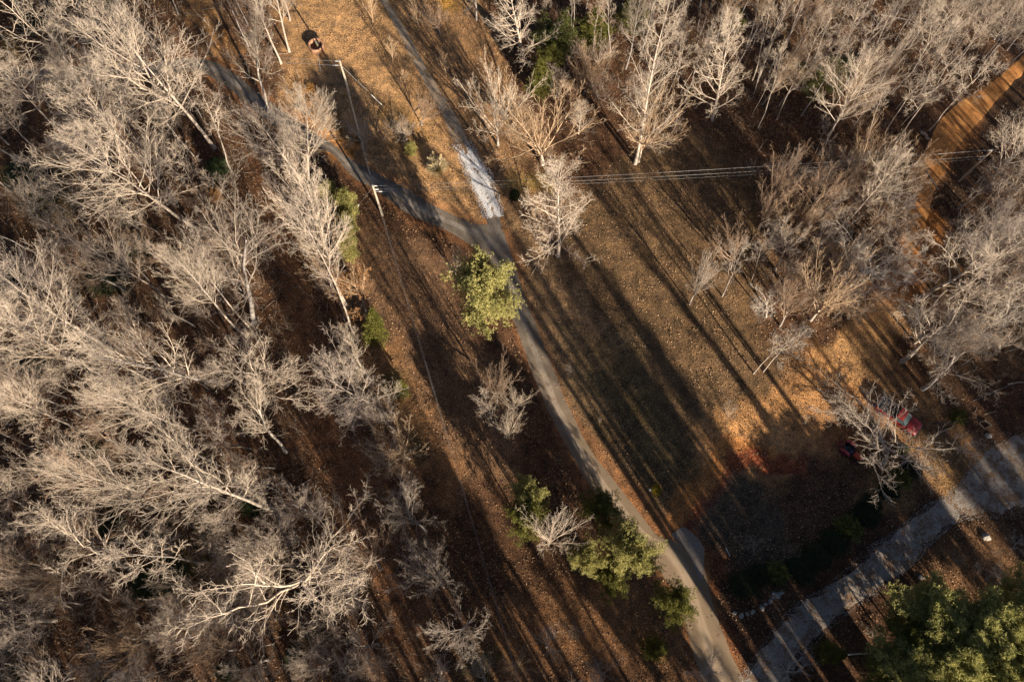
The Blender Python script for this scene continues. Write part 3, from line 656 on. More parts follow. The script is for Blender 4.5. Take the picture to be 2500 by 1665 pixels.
# ---------------------------------------------------------------- trees one can tell apart: kind, base, crown top, crown width (photograph pixels), what singles it out
T_ = [
('slender',(568,423),(470,190),135,'with round crown right of the fan crowned giant'),
('poplar',(525,364),(290,30),330,'largest in upper left, fan crown beside the brown forest trail'),
('poplar',(414,280),(240,-40),170,'with short sunlit bare bole below the fan crowned giant'),
('oak',(193,210),(-10,-60),300,'whose white limbs fill the top left corner of the photo'),
('slender',(382,282),(285,140),90,'thin one just left of the short sunlit bole'),
('slender',(410,346),(325,205),60,'leaning pole with hardly any crown above dark evergreen patch'),
('slender',(392,376),(285,225),100,'with small round crown over the black gap left of centre top'),
('poplar',(365,425),(170,215),260,'with wide feathery crown directly below the side road'),
('poplar',(475,557),(130,370),300,'leaning far left with long plume crown in upper left woods'),
('poplar',(150,325),(-50,140),200,'at left edge just below the side road'),
('poplar',(100,372),(-60,230),170,'at left edge, second one below the side road'),
('slender',(496,500),(405,365),95,'with wiggly stem and white top beside the rusty orange bush'),
('slender',(595,545),(560,425),120,'with upright twiggy crown right of rusty orange bush'),
('oak',(621,790),(560,470),300,'with heavy pale bole and arms spread over the brown trail, left centre'),
('slender',(103,500),(15,400),80,'thin one standing in the mossy patch near left edge'),
('slender',(163,480),(40,360),90,'thin one right of the mossy patch near left edge'),
('oak',(655,275),(600,30),170,'forked like a Y beside the lawn in the upper left'),
('poplar',(437,39),(370,-140),120,'cut by the top edge left of the brown trail'),
('poplar',(687,157),(590,-80),140,'leftmost of three white boles at the lawn edge by top'),
('poplar',(707,128),(630,-110),120,'middle of three white boles at the lawn edge by top'),
('poplar',(709,53),(655,-130),110,'rightmost of three white boles at the lawn edge by top'),
('poplar',(768,500),(700,215),190,'right one of the twin pair left of the side driveway mouth'),
('poplar',(756,488),(630,235),230,'left one of the twin pair left of the side driveway mouth'),
('poplar',(846,745),(700,420),190,'with long pale bole beside the line of yellow cedars'),
('slender',(864,818),(725,575),210,'dark stemmed and wide crowned above the dark cedar'),
('leafy',(895,770),(855,640),120,'at the clearing edge above the dark cedar'),
('oak',(911,933),(850,835),150,'with white zigzag top at left edge of the striped clearing'),
('poplar',(940,1010),(810,930),210,'with swept white branches midway down the clearing edge'),
('vase',(957,1045),(905,985),150,'low at the clearing edge below the swept white branches'),
('oak',(700,1105),(560,965),190,'with dim diagonal bole left of the dark trail'),
('oak',(652,985),(580,800),270,'candelabra shaped with long white arms, left of centre'),
('poplar',(278,868),(-10,600),280,'longest pale bole, reaching to left edge at mid height'),
('poplar',(262,935),(-60,720),290,'second long pale bole at left edge just below the longest'),
('poplar',(607,826),(370,620),170,'with grey bole crossing behind the heavy spreading one'),
('slender',(618,811),(445,570),110,'straight behind the grey diagonal bole'),
('poplar',(421,740),(200,565),170,'with small white antler top in dark woods at left centre'),
('slender',(443,1011),(350,960),60,'short sunlit stem in dark gap left of centre'),
('slender',(482,993),(400,940),70,'thin sunlit stem pointing up left, left of centre'),
('poplar',(557,937),(130,860),250,'leaning level to the left with broom crown, left centre'),
('poplar',(480,1050),(220,985),190,'leaning left below the level broom crown'),
('poplar',(215,1058),(-50,950),170,'with dim bole at left edge, lower half'),
('slender',(241,1150),(70,1085),120,'with pale fine top near left edge, lower third'),
('poplar',(443,1226),(120,1150),150,'pointing left out of the dark hollow, lower left'),
('poplar',(699,1258),(360,1105),330,'with stout pale bole and twin fork, lower left centre'),
('slender',(259,1258),(165,1225),60,'thin stick in the dark hollow, lower left'),
('slender',(104,1264),(-30,1230),70,'thin stick at left edge, lower left'),
('slender',(497,1377),(290,1325),150,'with level sunlit stem left of the huge one'),
('oak',(320,1387),(130,1330),330,'with ghostly white antlers near the lower left corner'),
('oak',(760,1445),(600,1385),500,'hugest crown of all, spreading across lower left',3),
('vase',(727,1268),(742,1165),110,'upright broom just right of the stout twin forked bole'),
('oak',(1039,1296),(990,1225),140,'with white forked top on the lower clearing edge'),
('oak',(1065,1352),(1022,1310),100,'small pale one below the white forked top, lower clearing edge'),
('vase',(1083,1433),(1040,1380),130,'grey one third up the lower clearing edge from the bottom'),
('oak',(1150,1518),(1080,1520),170,'with flat white branching top at bottom of the clearing edge'),
('oak',(925,1572),(885,1560),150,'with star shaped white top near the bottom, left of centre'),
('oak',(850,1650),(830,1640),120,'cut by the bottom edge left of centre'),
('vase',(930,1390),(890,1300),170,'dim one between huge crown and lower clearing edge'),
('vase',(1000,1120),(930,1085),150,'dim one low down the clearing edge near the middle'),
('oak',(252,1612),(215,1565),130,'with white twisted branches near the bottom left'),
('oak',(320,1640),(300,1620),120,'with white twisted branches at the bottom edge, left'),
('slender',(60,1640),(-20,1560),150,'low at the bottom left corner'),
# top centre and right
('leader',(1279,160),(1258,-90),160,'with bright white stem and brown skirt of twigs, top centre'),
('oak',(1164,52),(1150,-70),110,'cut by the top edge left of the bright white stem'),
('vase',(1216,357),(1205,165),190,'grey, vase shaped, right of the limestone drive',0),
('vase',(1325,402),(1305,240),265,'tan and brightest, fan shaped, right of the grey vase',1),
('leader',(1412,330),(1418,252),62,'smallest, right of the tan fan crown'),
('leader',(1362,626),(1392,412),205,'standing alone on the meadow, power lines passing just above'),
('vase',(1343,622),(1300,490),120,'grey one crowded against the lone meadow tree'),
('leader',(1550,402),(1660,-40),170,'tallest at the head of the meadow, rising past the top'),
('vase',(1558,398),(1612,205),165,'wide crowned below the tallest at the head of the meadow'),
('leader',(1739,295),(1795,45),155,'round crowned, leaning right at the meadow head'),
('slender',(1555,262),(1495,185),100,'small forked one left of the tallest meadow head stem'),
('slender',(1632,229),(1682,80),80,'left of three thin stems behind the meadow head'),
('slender',(1661,229),(1705,95),60,'middle of three thin stems behind the meadow head'),
('slender',(1682,218),(1745,40),70,'right of three thin stems behind the meadow head'),
('slender',(1489,138),(1518,-50),90,'with orange lit stem at the top, right of centre'),
('slender',(1400,82),(1410,-70),70,'between dark cedars at the top edge'),
('slender',(1332,64),(1336,-40),60,'thin, left of the top edge cedars'),
('slender',(1836,200),(1925,20),90,'first thin one right of the round crowned leaning tree'),
('slender',(1848,203),(1950,-20),80,'second thin one right of the round crowned leaning tree'),
('slender',(1900,261),(2010,60),110,'grey with long stem above the dark hollow, top right'),
('slender',(1943,218),(2045,15),90,'grey, thin, left of the upper right green pine'),
('vase',(1445,215),(1435,110),120,'russet grey in the brush right of the small pointed cedar'),
('slender',(1850,314),(1930,150),110,'at the meadow corner left of the upper right green pine'),
('poplar',(2000,378),(2150,150),190,'many stemmed, splaying out right of the upper right pine'),
('slender',(1990,376),(2025,300),60,'short stick beside the splaying many stemmed one'),
('slender',(2050,132),(2130,-30),100,'above the upper right green pine'),
('poplar',(2230,168),(2350,-20),150,'with crooked arms, sunlit stem, top right'),
('slender',(2118,328),(2200,210),80,'first of four slanting stems left of the clay road'),
('slender',(2164,318),(2250,175),80,'second of four slanting stems left of the clay road'),
('slender',(2200,307),(2290,170),80,'third of four slanting stems left of the clay road'),
('slender',(2186,350),(2340,160),130,'fourth of four slanting stems left of the clay road'),
('slender',(2268,318),(2440,110),120,'long thin one slanting across the lit clay road'),
('poplar',(2329,168),(2440,20),130,'above the bend of the clay road'),
('poplar',(2395,150),(2520,10),150,'cut by the right edge at the top of the clay road'),
('slender',(2353,68),(2420,-30),90,'dark one near the top right corner'),
('vase',(1972,532),(2060,395),180,'round crowned under the power lines, right of the meadow'),
('poplar',(2040,565),(2245,378),150,'feather shaped and slanting right across the power lines'),
('vase',(2120,560),(2210,470),180,'dim crown between slanting feather tree and clay road'),
('vase',(1978,783),(2085,640),200,'pale and twisted, left of the thicket crown by the yard'),
('oak',(2075,700),(2150,590),220,'biggest pale crown of the thicket above the clay yard'),
('vase',(1903,797),(1965,690),150,'grey, low left in the thicket above the clay yard'),
('slender',(1936,668),(2000,580),100,'small, top left in the thicket above the clay yard'),
('oak',(1870,775),(1885,700),110,'ghostly white sprigged, left rim of the thicket'),
('vase',(2100,770),(2145,700),170,'lowest crown of the thicket, hanging over the clay yard'),
('slender',(1838,913),(1935,810),100,'pair stem left, standing where meadow meets the clay yard'),
('slender',(1862,908),(1958,820),80,'pair stem right, standing where meadow meets the clay yard'),
('oak',(2246,732),(2470,560),270,'large, leaning right, left of the twin shadows by right edge'),
('poplar',(2300,742),(2520,570),240,'large, leaning right with twin shadow, by the right edge'),
('poplar',(2296,651),(2440,490),200,'large, above the two leaning giants at the right edge'),
('poplar',(2365,480),(2530,330),200,'with crooked bole just right of the right hand utility pole'),
('oak',(2200,883),(2390,760),230,'antler branched, centre right above the garden fence'),
('oak',(2250,951),(2450,850),220,'antler branched, right of the parked pickup'),
('oak',(2350,850),(2480,730),200,'antler branched, cut by the right edge at mid height'),
('oak',(2150,1135),(2208,1072),370,'with bleached limbs reaching over the pickup and tractor',0),
('vase',(1338,1332),(1372,1262),150,'purple grey, between the two roadside pine clumps'),
('vase',(1212,990),(1232,885),130,'upper one of the trio left of the driveway middle'),
('vase',(1256,1010),(1252,955),90,'middle one of the trio left of the driveway middle'),
('vase',(1243,1070),(1243,1008),85,'lower one of the trio left of driveway, on thin stem'),
('slender',(1200,1030),(1195,965),70,'dim one left of the trio beside the driveway'),
('vase',(1682,745),(1752,615),90,'with reddish crown on a leaning stem, at right of meadow'),
('slender',(1762,725),(1825,610),80,'dim, right of the reddish crown at right of meadow'),
('vase',(1782,660),(1815,555),110,'dim grey above the reddish crown at right of meadow'),
('slender',(1834,684),(1880,590),60,'with few rusty leaves, left of the thicket'),
('slender',(1640,330),(1650,300),50,'smallest stick at the meadow head'),
('vase',(1030,309),(1033,235),85,'small pale lawn tree right of the utility poles'),
('vase',(935,350),(930,305),110,'sprawling grey lawn tree right of the upper pole'),
('vase',(885,352),(880,305),85,'sprawling grey lawn tree nearest the upper pole foot'),
('vase',(985,345),(988,300),80,'sprawling grey lawn tree beside the small green bush'),
('vase',(1075,88),(1062,25),85,'hazy grey, right of the gravel track near the top'),
('vase',(1112,672),(1118,612),70,'hazy grey, touching the yellow-green roadside pine'),
('feather',(911,57),(903,-20),32,'highest on the lawn left of the gravel track'),
('feather',(960,156),(955,92),34,'middle of three on the lawn left of the gravel track'),
('feather',(990,208),(986,172),28,'lowest of three on the lawn left of the gravel track'),
('feather',(1090,190),(1078,125),28,'right of the gravel track, lower one'),
('feather',(1024,70),(1003,0),26,'right of the gravel track, upper one'),
('feather',(875,272),(871,250),14,'tiny, at the upper pole foot'),
('twiggy',(1396,912),(1396,885),32,'alone beside the driveway middle on lit grass'),
('twiggy',(1778,1020),(1785,990),50,'dim, in meadow corner by the clay yard'),
('twiggy',(1838,428),(1845,385),42,'under the power lines at upper right of the meadow'),
('twiggy',(1464,1032),(1466,1020),14,'tiny white, right of the driveway in long shadow'),
('twiggy',(1841,1325),(1840,1295),60,'dim, between concrete apron and evergreen row'),
('oak',(1478,1640),(1470,1625),110,'with white twisted top at the bottom left of the driveway'),
('vase',(1735,1640),(1720,1600),130,'pale, its twigs over the driveway at the bottom edge'),
('oak',(1925,1640),(1925,1625),120,'pale, twisted, at the bottom edge right of the driveway'),
('oak',(2440,1430),(2455,1400),90,'bleached, small, by the lower right pines'),
('twiggy',(2125,1545),(2125,1520),50,'bleached, at the lower end of the gravel road'),
('twiggy',(1390,1540),(1392,1520),60,'dim, on rusty leaves left of the driveway foot'),
('twiggy',(2475,1330),(2480,1300),70,'reddish, by the boulder at right edge'),
# evergreens
('pine_lit',(1190,792),(1163,668),150,'alone, overhanging the driveway bend'),
('cedar_yellow',(806,505),(800,450),46,'top of four at the side driveway mouth'),
('cedar_yellow',(845,530),(838,470),54,'second of four below the side driveway mouth'),
('cedar_yellow',(848,575),(842,525),46,'third of four below the side driveway mouth'),
('cedar_yellow',(854,630),(846,575),42,'fourth of four, lowest below the side driveway mouth'),
('cedar',(918,830),(908,755),60,'dark, at left edge of the striped clearing'),
('cedar',(978,965),(974,930),44,'low, dark, further down the clearing edge'),
('cedar_yellow',(1003,378),(1003,352),26,'small and round on the lawn, as wide as tall'),
('cedar',(1322,222),(1318,150),68,'bright pointed, left of the russet brush at top centre'),
('pine',(1355,135),(1352,60),90,'wispy, above the bright pointed cedar'),
('pine',(1340,168),(1345,110),70,'thin, immediately above the bright pointed cedar'),
('cedar',(1790,70),(1788,10),55,'lit, near the top edge, right of the meadow head stems'),
('cedar',(1450,95),(1455,20),80,'dark, at the top edge left of the meadow head stems'),
('cedar',(1545,60),(1548,-10),80,'dark, at the top edge above the meadow head stems'),
('pine',(2005,255),(2015,165),95,'yellowish, isolated among grey crowns, top right'),
('broadleaf',(2062,170),(2065,140),50,'above right of the yellowish upper right pine'),
('cedar',(2132,400),(2133,368),32,'small, under the power lines near the clay road'),
('yellow_bush',(1604,1204),(1602,1186),19,'by the driveway in the shaded meadow'),
('broadleaf',(1257,486),(1256,468),23,'ball, right of the limestone drive'),
('broadleaf',(535,432),(528,395),50,'at the foot of the slender round crowned tree'),
('orange_bush',(530,492),(526,462),30,'beside wiggly stem, in the left woods'),
('orange_bush',(548,90),(545,76),16,'tiny, right of the brown trail at the top'),
('green_bush',(2334,1022),(2331,1000),36,'at the garden fence corner'),
('green_bush',(2200,1100),(2203,1085),26,'under the bleached limbs below the pickup'),
]
for i, (u, v, wd) in enumerate(((1812,1430,60),(1850,1408,50),(1893,1400,52),(1950,1395,64),(1992,1360,62),(2032,1325,60),(2068,1290,60),(2110,1262,58),(2122,1236,46),(2165,1205,44),(2192,1172,52),(2222,1150,46))):
    nth = ['first','second','third','fourth','fifth','sixth','seventh','eighth','ninth','tenth','eleventh','last'][i]
    T_.append(('broadleaf' if i % 4 != 2 else 'green_bush', (u, v), (u+4, v-28), wd, nth+' from the driveway in the evergreen row above the gravel road'))
TOPS = [('crown_pine',(2385,1590),10.5,240,'largest in the lower right corner'),('crown_pine',(2285,1535),9.5,200,'second largest in the lower right corner'),('crown_pine',(2262,1478),7.5,110,'foremost by the gravel road in the lower right'),
 ('crown_pine',(2215,1620),9,170,'at the bottom edge, left of the corner pines'),('crown_pine',(2440,1515),9.5,170,'at the right edge, upper of the corner pines'),('crown_pine',(2480,1640),11,150,'in the extreme lower right corner'),
 ('crown_pine',(2320,1630),10,190,'at the bottom edge in the lower right corner'),('cedar',(2048,1596),6,55,'small and dark at the foot of the gravel road'),('pine',(2150,1650),8,90,'low, at the bottom edge beside gravel road'),
 ('crown_pine',(2482,1432),8,80,'at the right edge, topmost of the corner pines'),('pine',(2210,1555),8,100,'in shade, inner side of the corner pines'),
 ('pine_lit',(1284,1212),9,92,'left of driveway, left one of the lower clump'),('pine',(1277,1270),10,90,'shaded, directly below the left roadside pine'),
 ('pine_lit',(1549,1345),11,128,'big, overhanging the driveway opposite the concrete apron'),
 ('pine_lit',(1434,1368),9,76,'spiky, left of the big driveway pine'),('pine',(1470,1252),9,90,'dark, highest of the driveway clump'),('pine',(1490,1420),7,80,'dark, below the big driveway pine'),
 ('pine',(1648,1480),11,90,'hugging the driveway edge near the bottom'),('cedar',(1605,1585),5,60,'dark, left of driveway at the bottom')]
for k, cp, h, wd, note in TOPS: plant_top(k, cp, h, wd, note)
for i, (u, v, wd) in enumerate(((82,70,60),(268,20,50),(407,310,44),(75,440,90),(120,475,70),(270,690,90),(92,905,80),(205,1095,70),(414,1405,90),(362,1432,70),(390,1310,60),(278,1285,60),(30,1620,80),(620,1240,50),(722,1600,40),(345,620,60),(40,700,60),(560,1640,50))):
    T_.append(('broadleaf', (u, v), (u-6, v-26), wd, ''))
GREEN_UNDER = 'dark green evergreen shrub under bare trees of the left woods'
LATER = []
for k, b_, t_, wd, note, *vr in T_:
    if note == '':
        r = plant_px(k, b_, t_, wd, '', 'evergreen shrubs under the left woods'); LATER.append((r, t_))
    else: plant_px(k, b_, t_, wd, note, None, vr[0] if vr else None)
# ---------------------------------------------------------------- the rest of the woods
TRAIL = px2w([(455,-30),(500,60),(560,180),(610,330),(660,520),(700,700),(760,880),(830,1050),(880,1200),(960,1400),(1010,1560)])
def fill(poly, count, kinds, hr, wr, label, group, mind=2.6, seed=5, world=False, rmin=2.5):
    rng = random.Random(seed); P = poly if world else px2w(poly)
    x0, x1 = min(p[0] for p in P), max(p[0] for p in P); y0, y1 = min(p[1] for p in P), max(p[1] for p in P); n = 0; tries = 0
    while n < count and tries < count*60:
        tries += 1; x, y = rng.uniform(x0, x1), rng.uniform(y0, y1)
        if not in_poly(np.array([x]), np.array([y]), P)[0]: continue
        if -100 < x < 100 and -45 < y < 120 and rdist(x, y) < rmin: continue
        if not world and seg_dist(np.array([x]), np.array([y]), TRAIL)[0] < 3.6: continue
        if any((x-a)**2+(y-b)**2 < mind**2 for a, b in TREES_AT): continue
        k = rng.choice(kinds); h = rng.uniform(*hr); wd = h*rng.uniform(*wr)
        plant(k, x, y, h, wd, label, group, (rng.gauss(0, .05), rng.gauss(0, .05)), None, tries+seed*1000); n += 1
LM = [((290,150),'the fan crowned giant'),((60,60),'the top left corner'),((400,170),'the shaded side road'),((180,260),'the wide feathery crown'),((420,360),'the short sunlit bole'),((530,480),'the rusty orange bush'),((300,480),'the leaning plume crown'),
 ((60,460),'the mossy patch'),((600,500),'the heavy pale bole'),((590,900),'the candelabra tree'),((250,760),'the longest pale bole'),((400,640),'the antler topped tree'),((60,800),'the left edge at mid height'),((330,930),'the broom crown'),((560,1080),'the twin forked bole'),
 ((300,1250),'the dark hollow'),((60,1150),'the left edge in the lower half'),((150,1340),'the ghostly antlers'),((600,1400),'the hugest crown'),((320,1550),'the thick fallen log'),((80,1620),'the lower left corner'),((560,1600),'the bottom edge under the hugest crown'),((850,1560),'the star shaped white top'),
 ((740,1170),'the upright broom'),((640,60),'the three white boles'),((560,80),'the tiny orange bush'),((735,380),'the twin pair'),((840,540),'the yellow cedars'),((890,700),'the brown leaved tree'),((850,870),'the white zigzag top'),((830,960),'the swept white branches'),((1000,1250),'the white forked top'),((1070,1400),'the small pale forked top'),((1120,1520),'the flat white top'),
 ((1268,60),'the bright white stem'),((1400,40),'the top edge cedars'),((1550,130),'the tallest meadow head tree'),((1680,150),'the three thin stems'),((1770,150),'the round crowned leaning tree'),((1790,30),'the lit top edge cedar'),((1900,100),'the two thin leaners'),((2011,210),'the upper right green pine'),((2100,260),'the splaying many stemmed tree'),((2080,60),'the slim log at the top right'),
 ((2230,260),'the four slanting stems'),((2290,90),'the crooked armed tree'),((2370,60),'the upper clay road bend'),((2030,460),'the round crown under the wires'),((2180,440),'the feather shaped tree'),((2110,640),'the biggest thicket crown'),((1930,740),'the low grey thicket crown'),((2000,600),'the small thicket top'),((1880,690),'the ghostly sprigs'),
 ((2440,400),'the right utility pole'),((2380,620),'the leaning giants'),((2300,800),'the antler branched tree above the garden fence'),((2450,860),'the right edge antlers'),((2350,520),'the crooked bole'),((1340,170),'the bright pointed cedar'),((1440,180),'the russet brush'),((1318,330),'the tan fan crown'),((1478,1640),'the white twisted bottom tree'),((1150,1620),'the mossy spot at the bottom'),((2350,1400),'the corner pines'),((2405,1311),'the pale boulder')]
FD = dict(poplar='slim tall forest tree', slender='thin forest tree', oak='forked forest tree', vase='low twiggy tree', twiggy='bare brush clump')
def where(u, v):
    (lu, lv), nm = min(LM, key=lambda q: math.dist(q[0], (u, v))); du, dv = u-lu, v-lv
    s = ('right of' if du > 0 else 'left of') if abs(du) > abs(dv) else ('below' if dv > 0 else 'above')
    if math.hypot(du, dv) < 35: s = 'right beside' if du > 0 else 'close beside'
    elif math.hypot(du, dv) > 130: s = 'well '+s
    return s+' '+nm
TRAIL = px2w([(455,-30),(500,60),(560,180),(610,330),(660,520),(700,700),(760,880),(830,1050),(880,1200),(960,1400),(1010,1560)])
def fill(poly, count, kinds, hr, wr, label, group, mind=2.6, seed=5, world=False, rmin=2.5, lean=.05):
    rng = random.Random(seed); P = poly if world else px2w(poly)
    x0, x1 = min(p[0] for p in P), max(p[0] for p in P); y0, y1 = min(p[1] for p in P), max(p[1] for p in P); n = 0; tries = 0
    while n < count and tries < count*60:
        tries += 1; x, y = rng.uniform(x0, x1), rng.uniform(y0, y1)
        if not in_poly(np.array([x]), np.array([y]), P)[0]: continue
        if -100 < x < 100 and -45 < y < 120 and rdist(x, y) < rmin: continue
        if not world and seg_dist(np.array([x]), np.array([y]), TRAIL)[0] < 3.6: continue
        if any((x-a)**2+(y-b)**2 < mind**2 for a, b in TREES_AT): continue
        k = rng.choice(kinds); h = rng.uniform(*hr); wd = h*rng.uniform(*wr)
        if label is not None and blocks(x, y, h, wd): continue
        if label is None:
            u, v = proj(x, y, h*.6)
            lb = FD[k]+' '+where(u, v)
            if not (-150 < u < 2650 and -150 < v < 1815): lb = FD[k]+' out beyond the frame in the same woods'
        else: lb = label
        plant(k, x, y, h, wd, lb, group, (rng.gauss(0, lean), rng.gauss(0, lean)), None, tries+seed*1000, rng.choice(['grey','brown','dull','warm']) if label is None and k != 'vase' else None); n += 1
# places that lie in sunshine in the photograph: no tree beyond the frame may stand between them and the sun
LIT = [(*G(*p, z), z) for p, z in [((1700,1450),0),((1960,1020),0),((1840,1105),0),((1068,411),1),((1325,380),5),((1216,300),5),((1755,1150),0),((1880,1080),0),((2060,880),0),((2330,1200),0),((2480,1130),0),((2380,1230),0),((2300,1240),0),((2200,1320),0),((2120,1380),0),((2050,1450),0),((2420,1150),0),((2260,1270),0),((2180,1250),0),((1300,860),0),((1400,1080),0),((1190,490),0),((1150,400),0),((1500,1050),0),((1575,1270),0),
  ((1050,1000),0),((1130,1280),0),((1080,900),0),((1450,1500),0),((2400,1350),0),((1950,1560),0),((2200,1030),0),((1165,700),8),((1284,1212),8),((1549,1345),9),((1434,1368),7),((1648,1480),8),((2385,1590),9),((2300,1530),8),((2330,1625),8.5),((2480,1640),9.5),((2262,1478),6.5),((2205,1110),8)]]
CE = math.cos(SH_AZ); SE = math.sin(SH_AZ); TE = math.tan(SUN_EL)
def blocks(x, y, h, wd):
    for lx, ly, lz in LIT:
        dx, dy = x-lx, y-ly; al = -(dx*CE+dy*SE); ac = abs(dx*SE-dy*CE)
        z = lz+al*TE
        if al > 0 and z < h+1 and ac < ((wd*.26 if lz < 3 else wd*.5+1) if z > h*.45 else .6): return True
    return False
g = 'bare trees of the woods'
for r, (u, v) in LATER: r['label'] = 'dark green evergreen shrub '+where(u, v)
fill([(-120,-60),(420,-60),(470,110),(-120,130)], 24, ['poplar','slender','slender','oak'], (11,19), (.28,.42), None, g, 3.2, 1)
fill([(-80,220),(460,215),(560,420),(640,740),(-80,740)], 56, ['poplar','slender','poplar','slender','oak'], (9,17), (.28,.44), None, g, 2.2, 2)
fill([(-60,740),(640,740),(690,1000),(760,1220),(-60,1220)], 56, ['poplar','slender','poplar','slender','oak'], (8,17), (.30,.46), None, g, 2.2, 3)
fill([(-60,1220),(760,1220),(880,1400),(1000,1665),(-60,1665)], 60, ['oak','slender','poplar','vase','oak'], (7,14), (.45,.62), None, g, 2.2, 4)
fill([(590,-60),(700,-60),(700,130),(640,220),(590,100)], 5, ['slender','poplar'], (11,17), (.25,.35), None, g, 2.6, 5)
fill([(650,260),(740,300),(770,420),(830,620),(900,900),(1010,1250),(1080,1540),(1000,1500),(900,1200),(800,900),(700,560)], 34, ['slender','vase','oak'], (6,13), (.38,.58), None, g, 2.0, 6)
fill([(2330,-70),(2570,-70),(2520,120),(2440,190),(2330,200),(2270,230)], 22, ['slender','poplar','slender'], (10,17), (.25,.4), None, g, 2.2, 27, rmin=-.4)
fill([(1290,-60),(2420,-60),(2330,150),(2200,290),(1990,340),(1850,290),(1700,200),(1480,170),(1330,90)], 115, ['slender','slender','poplar','slender','vase'], (9,18), (.22,.36), None, g, 2.0, 7)
fill([(1900,430),(2210,420),(2180,700),(2020,790),(1880,740),(1850,560)], 36, ['vase','slender','vase','oak'], (6,13), (.42,.6), None, g, 2.2, 8)
fill([(2300,500),(2560,300),(2600,930),(2360,900),(2210,860),(2200,760)], 44, ['oak','slender','slender','vase'], (7,15), (.36,.55), None, g, 2.2, 9)
fill([(1360,110),(1470,150),(1480,260),(1420,270),(1350,250)], 8, ['twiggy','vase'], (3,6), (.7,.9), None, 'brush at the meadow head', 1.8, 10)
fill([(950,1580),(1350,1570),(1650,1640),(1640,1700),(950,1700)], 7, ['oak','vase'], (5,9), (.5,.7), None, g, 3, 11)
fill([(2250,1380),(2600,1290),(2600,1450),(2300,1480)], 5, ['twiggy','vase'], (2,4), (.7,.9), None, 'low shrubs by the gravel road', 2.2, 12)
# the same woods go on below and to the right of the picture: their long shadows stripe the meadow and the gravel road
out = 'bare tree in the woods beyond the lower edge of the photo'
fill([(-75,-50),(0,-50),(0,-14),(-62,-14)], 110, ['mast','poplar','slender','mast'], (17,24), (.26,.38), out, 'trees beyond the picture', 2.6, 21, True, lean=.03)
fill([(0,-55),(100,-55),(100,-24),(72,-14),(0,-14)], 110, ['mast','mast','mast','poplar'], (20,30), (.13,.18), out, 'trees beyond the picture', 2.0, 22, True, lean=.03)
fill([(14,-10),(64,-10),(112,-34),(112,-62),(14,-46)], 150, ['mast'], (28,37), (.12,.17), out, 'trees beyond the picture', 1.8, 26, True, lean=.02)
fill([(8,-50),(100,-50),(100,-26),(60,-14),(8,-14)], 7, ['tall_pine'], (23,29), (.16,.20), 'tall pine in the woods beyond the lower edge of the photo', 'pines beyond the picture', 3, 25, True, lean=.03)
fill([(61,-12),(115,-40),(125,40),(92,52),(70,24)], 75, ['mast','mast','poplar'], (20,33), (.12,.16), 'bare tree in the woods beyond the right edge of the photo', 'trees beyond the picture', 2.2, 23, True)

# ---------------------------------------------------------------- stuff nobody could count: leaves, brush, dry grass, stones
rng = np.random.default_rng(77)
def zfield(x, y):
    i = np.clip(np.searchsorted(xs, x)-1, 0, len(xs)-2); j = np.clip(np.searchsorted(ys, y)-1, 0, len(ys)-2)
    fx = (x-xs[i])/(xs[i+1]-xs[i]); fy = (y-ys[j])/(ys[j+1]-ys[j])
    return (GZ[j, i]*(1-fx)+GZ[j, i+1]*fx)*(1-fy)+(GZ[j+1, i]*(1-fx)+GZ[j+1, i+1]*fx)*fy
def dfield(x, y):
    i = np.clip(np.round(x+100).astype(int), 0, 200); j = np.clip(np.round(y+45).astype(int), 0, 165); return _RD[j, i]
def frame_pts(n, lim=0.3, u0=-40, u1=2540, v0=-40, v1=1700):
    u = rng.uniform(u0, u1, n); v = rng.uniform(v0, v1, n); x = (u-1250)/FPX; y = -(v-832.5)/FPX
    dy = ST+y*CT; dz = -CT+y*ST; k = -CAM_H/dz; X, Y = x*k, dy*k; ok = dfield(X, Y) > lim; return X[ok], Y[ok], u[ok], v[ok]
X, Y, u, v = frame_pts(210000, -3); dd = dfield(X, Y); ok = (dd > .1) | (rng.random(len(X)) < .30*np.clip(1+dd/1.6, .06, 1)); X, Y, u, v = X[ok], Y[ok], u[ok], v[ok]
dens = vnoise(X, Y, 3.3, 41)*.6+vnoise(X, Y, 1.1, 42)*.4; ok = dens > rng.random(len(X))*.75+.12; X, Y, u, v = X[ok], Y[ok], u[ok], v[ok]
V, Q2 = leaf_quads(rng, np.column_stack([X, Y, zfield(X, Y)+.05]), .165, .5, .03, .75)
m, t, b = mat_new('fallen_leaf'); gg = N(t, 'ShaderNodeNewGeometry')
r = ramp(t, gg.outputs['Random Per Island'], [(0, (.11,.055,.028)), (.35, (.22,.125,.062)), (.7, (.34,.205,.105)), (1, (.50,.34,.19))])
t.links.new(r.outputs[0], b.inputs['Base Color']); b.inputs['Roughness'].default_value = .8; M['fallen_leaf'] = m
tag(link('fallen_leaves', mesh_np('fallen_leaves', V, Q2, None, m)), kind='stuff')

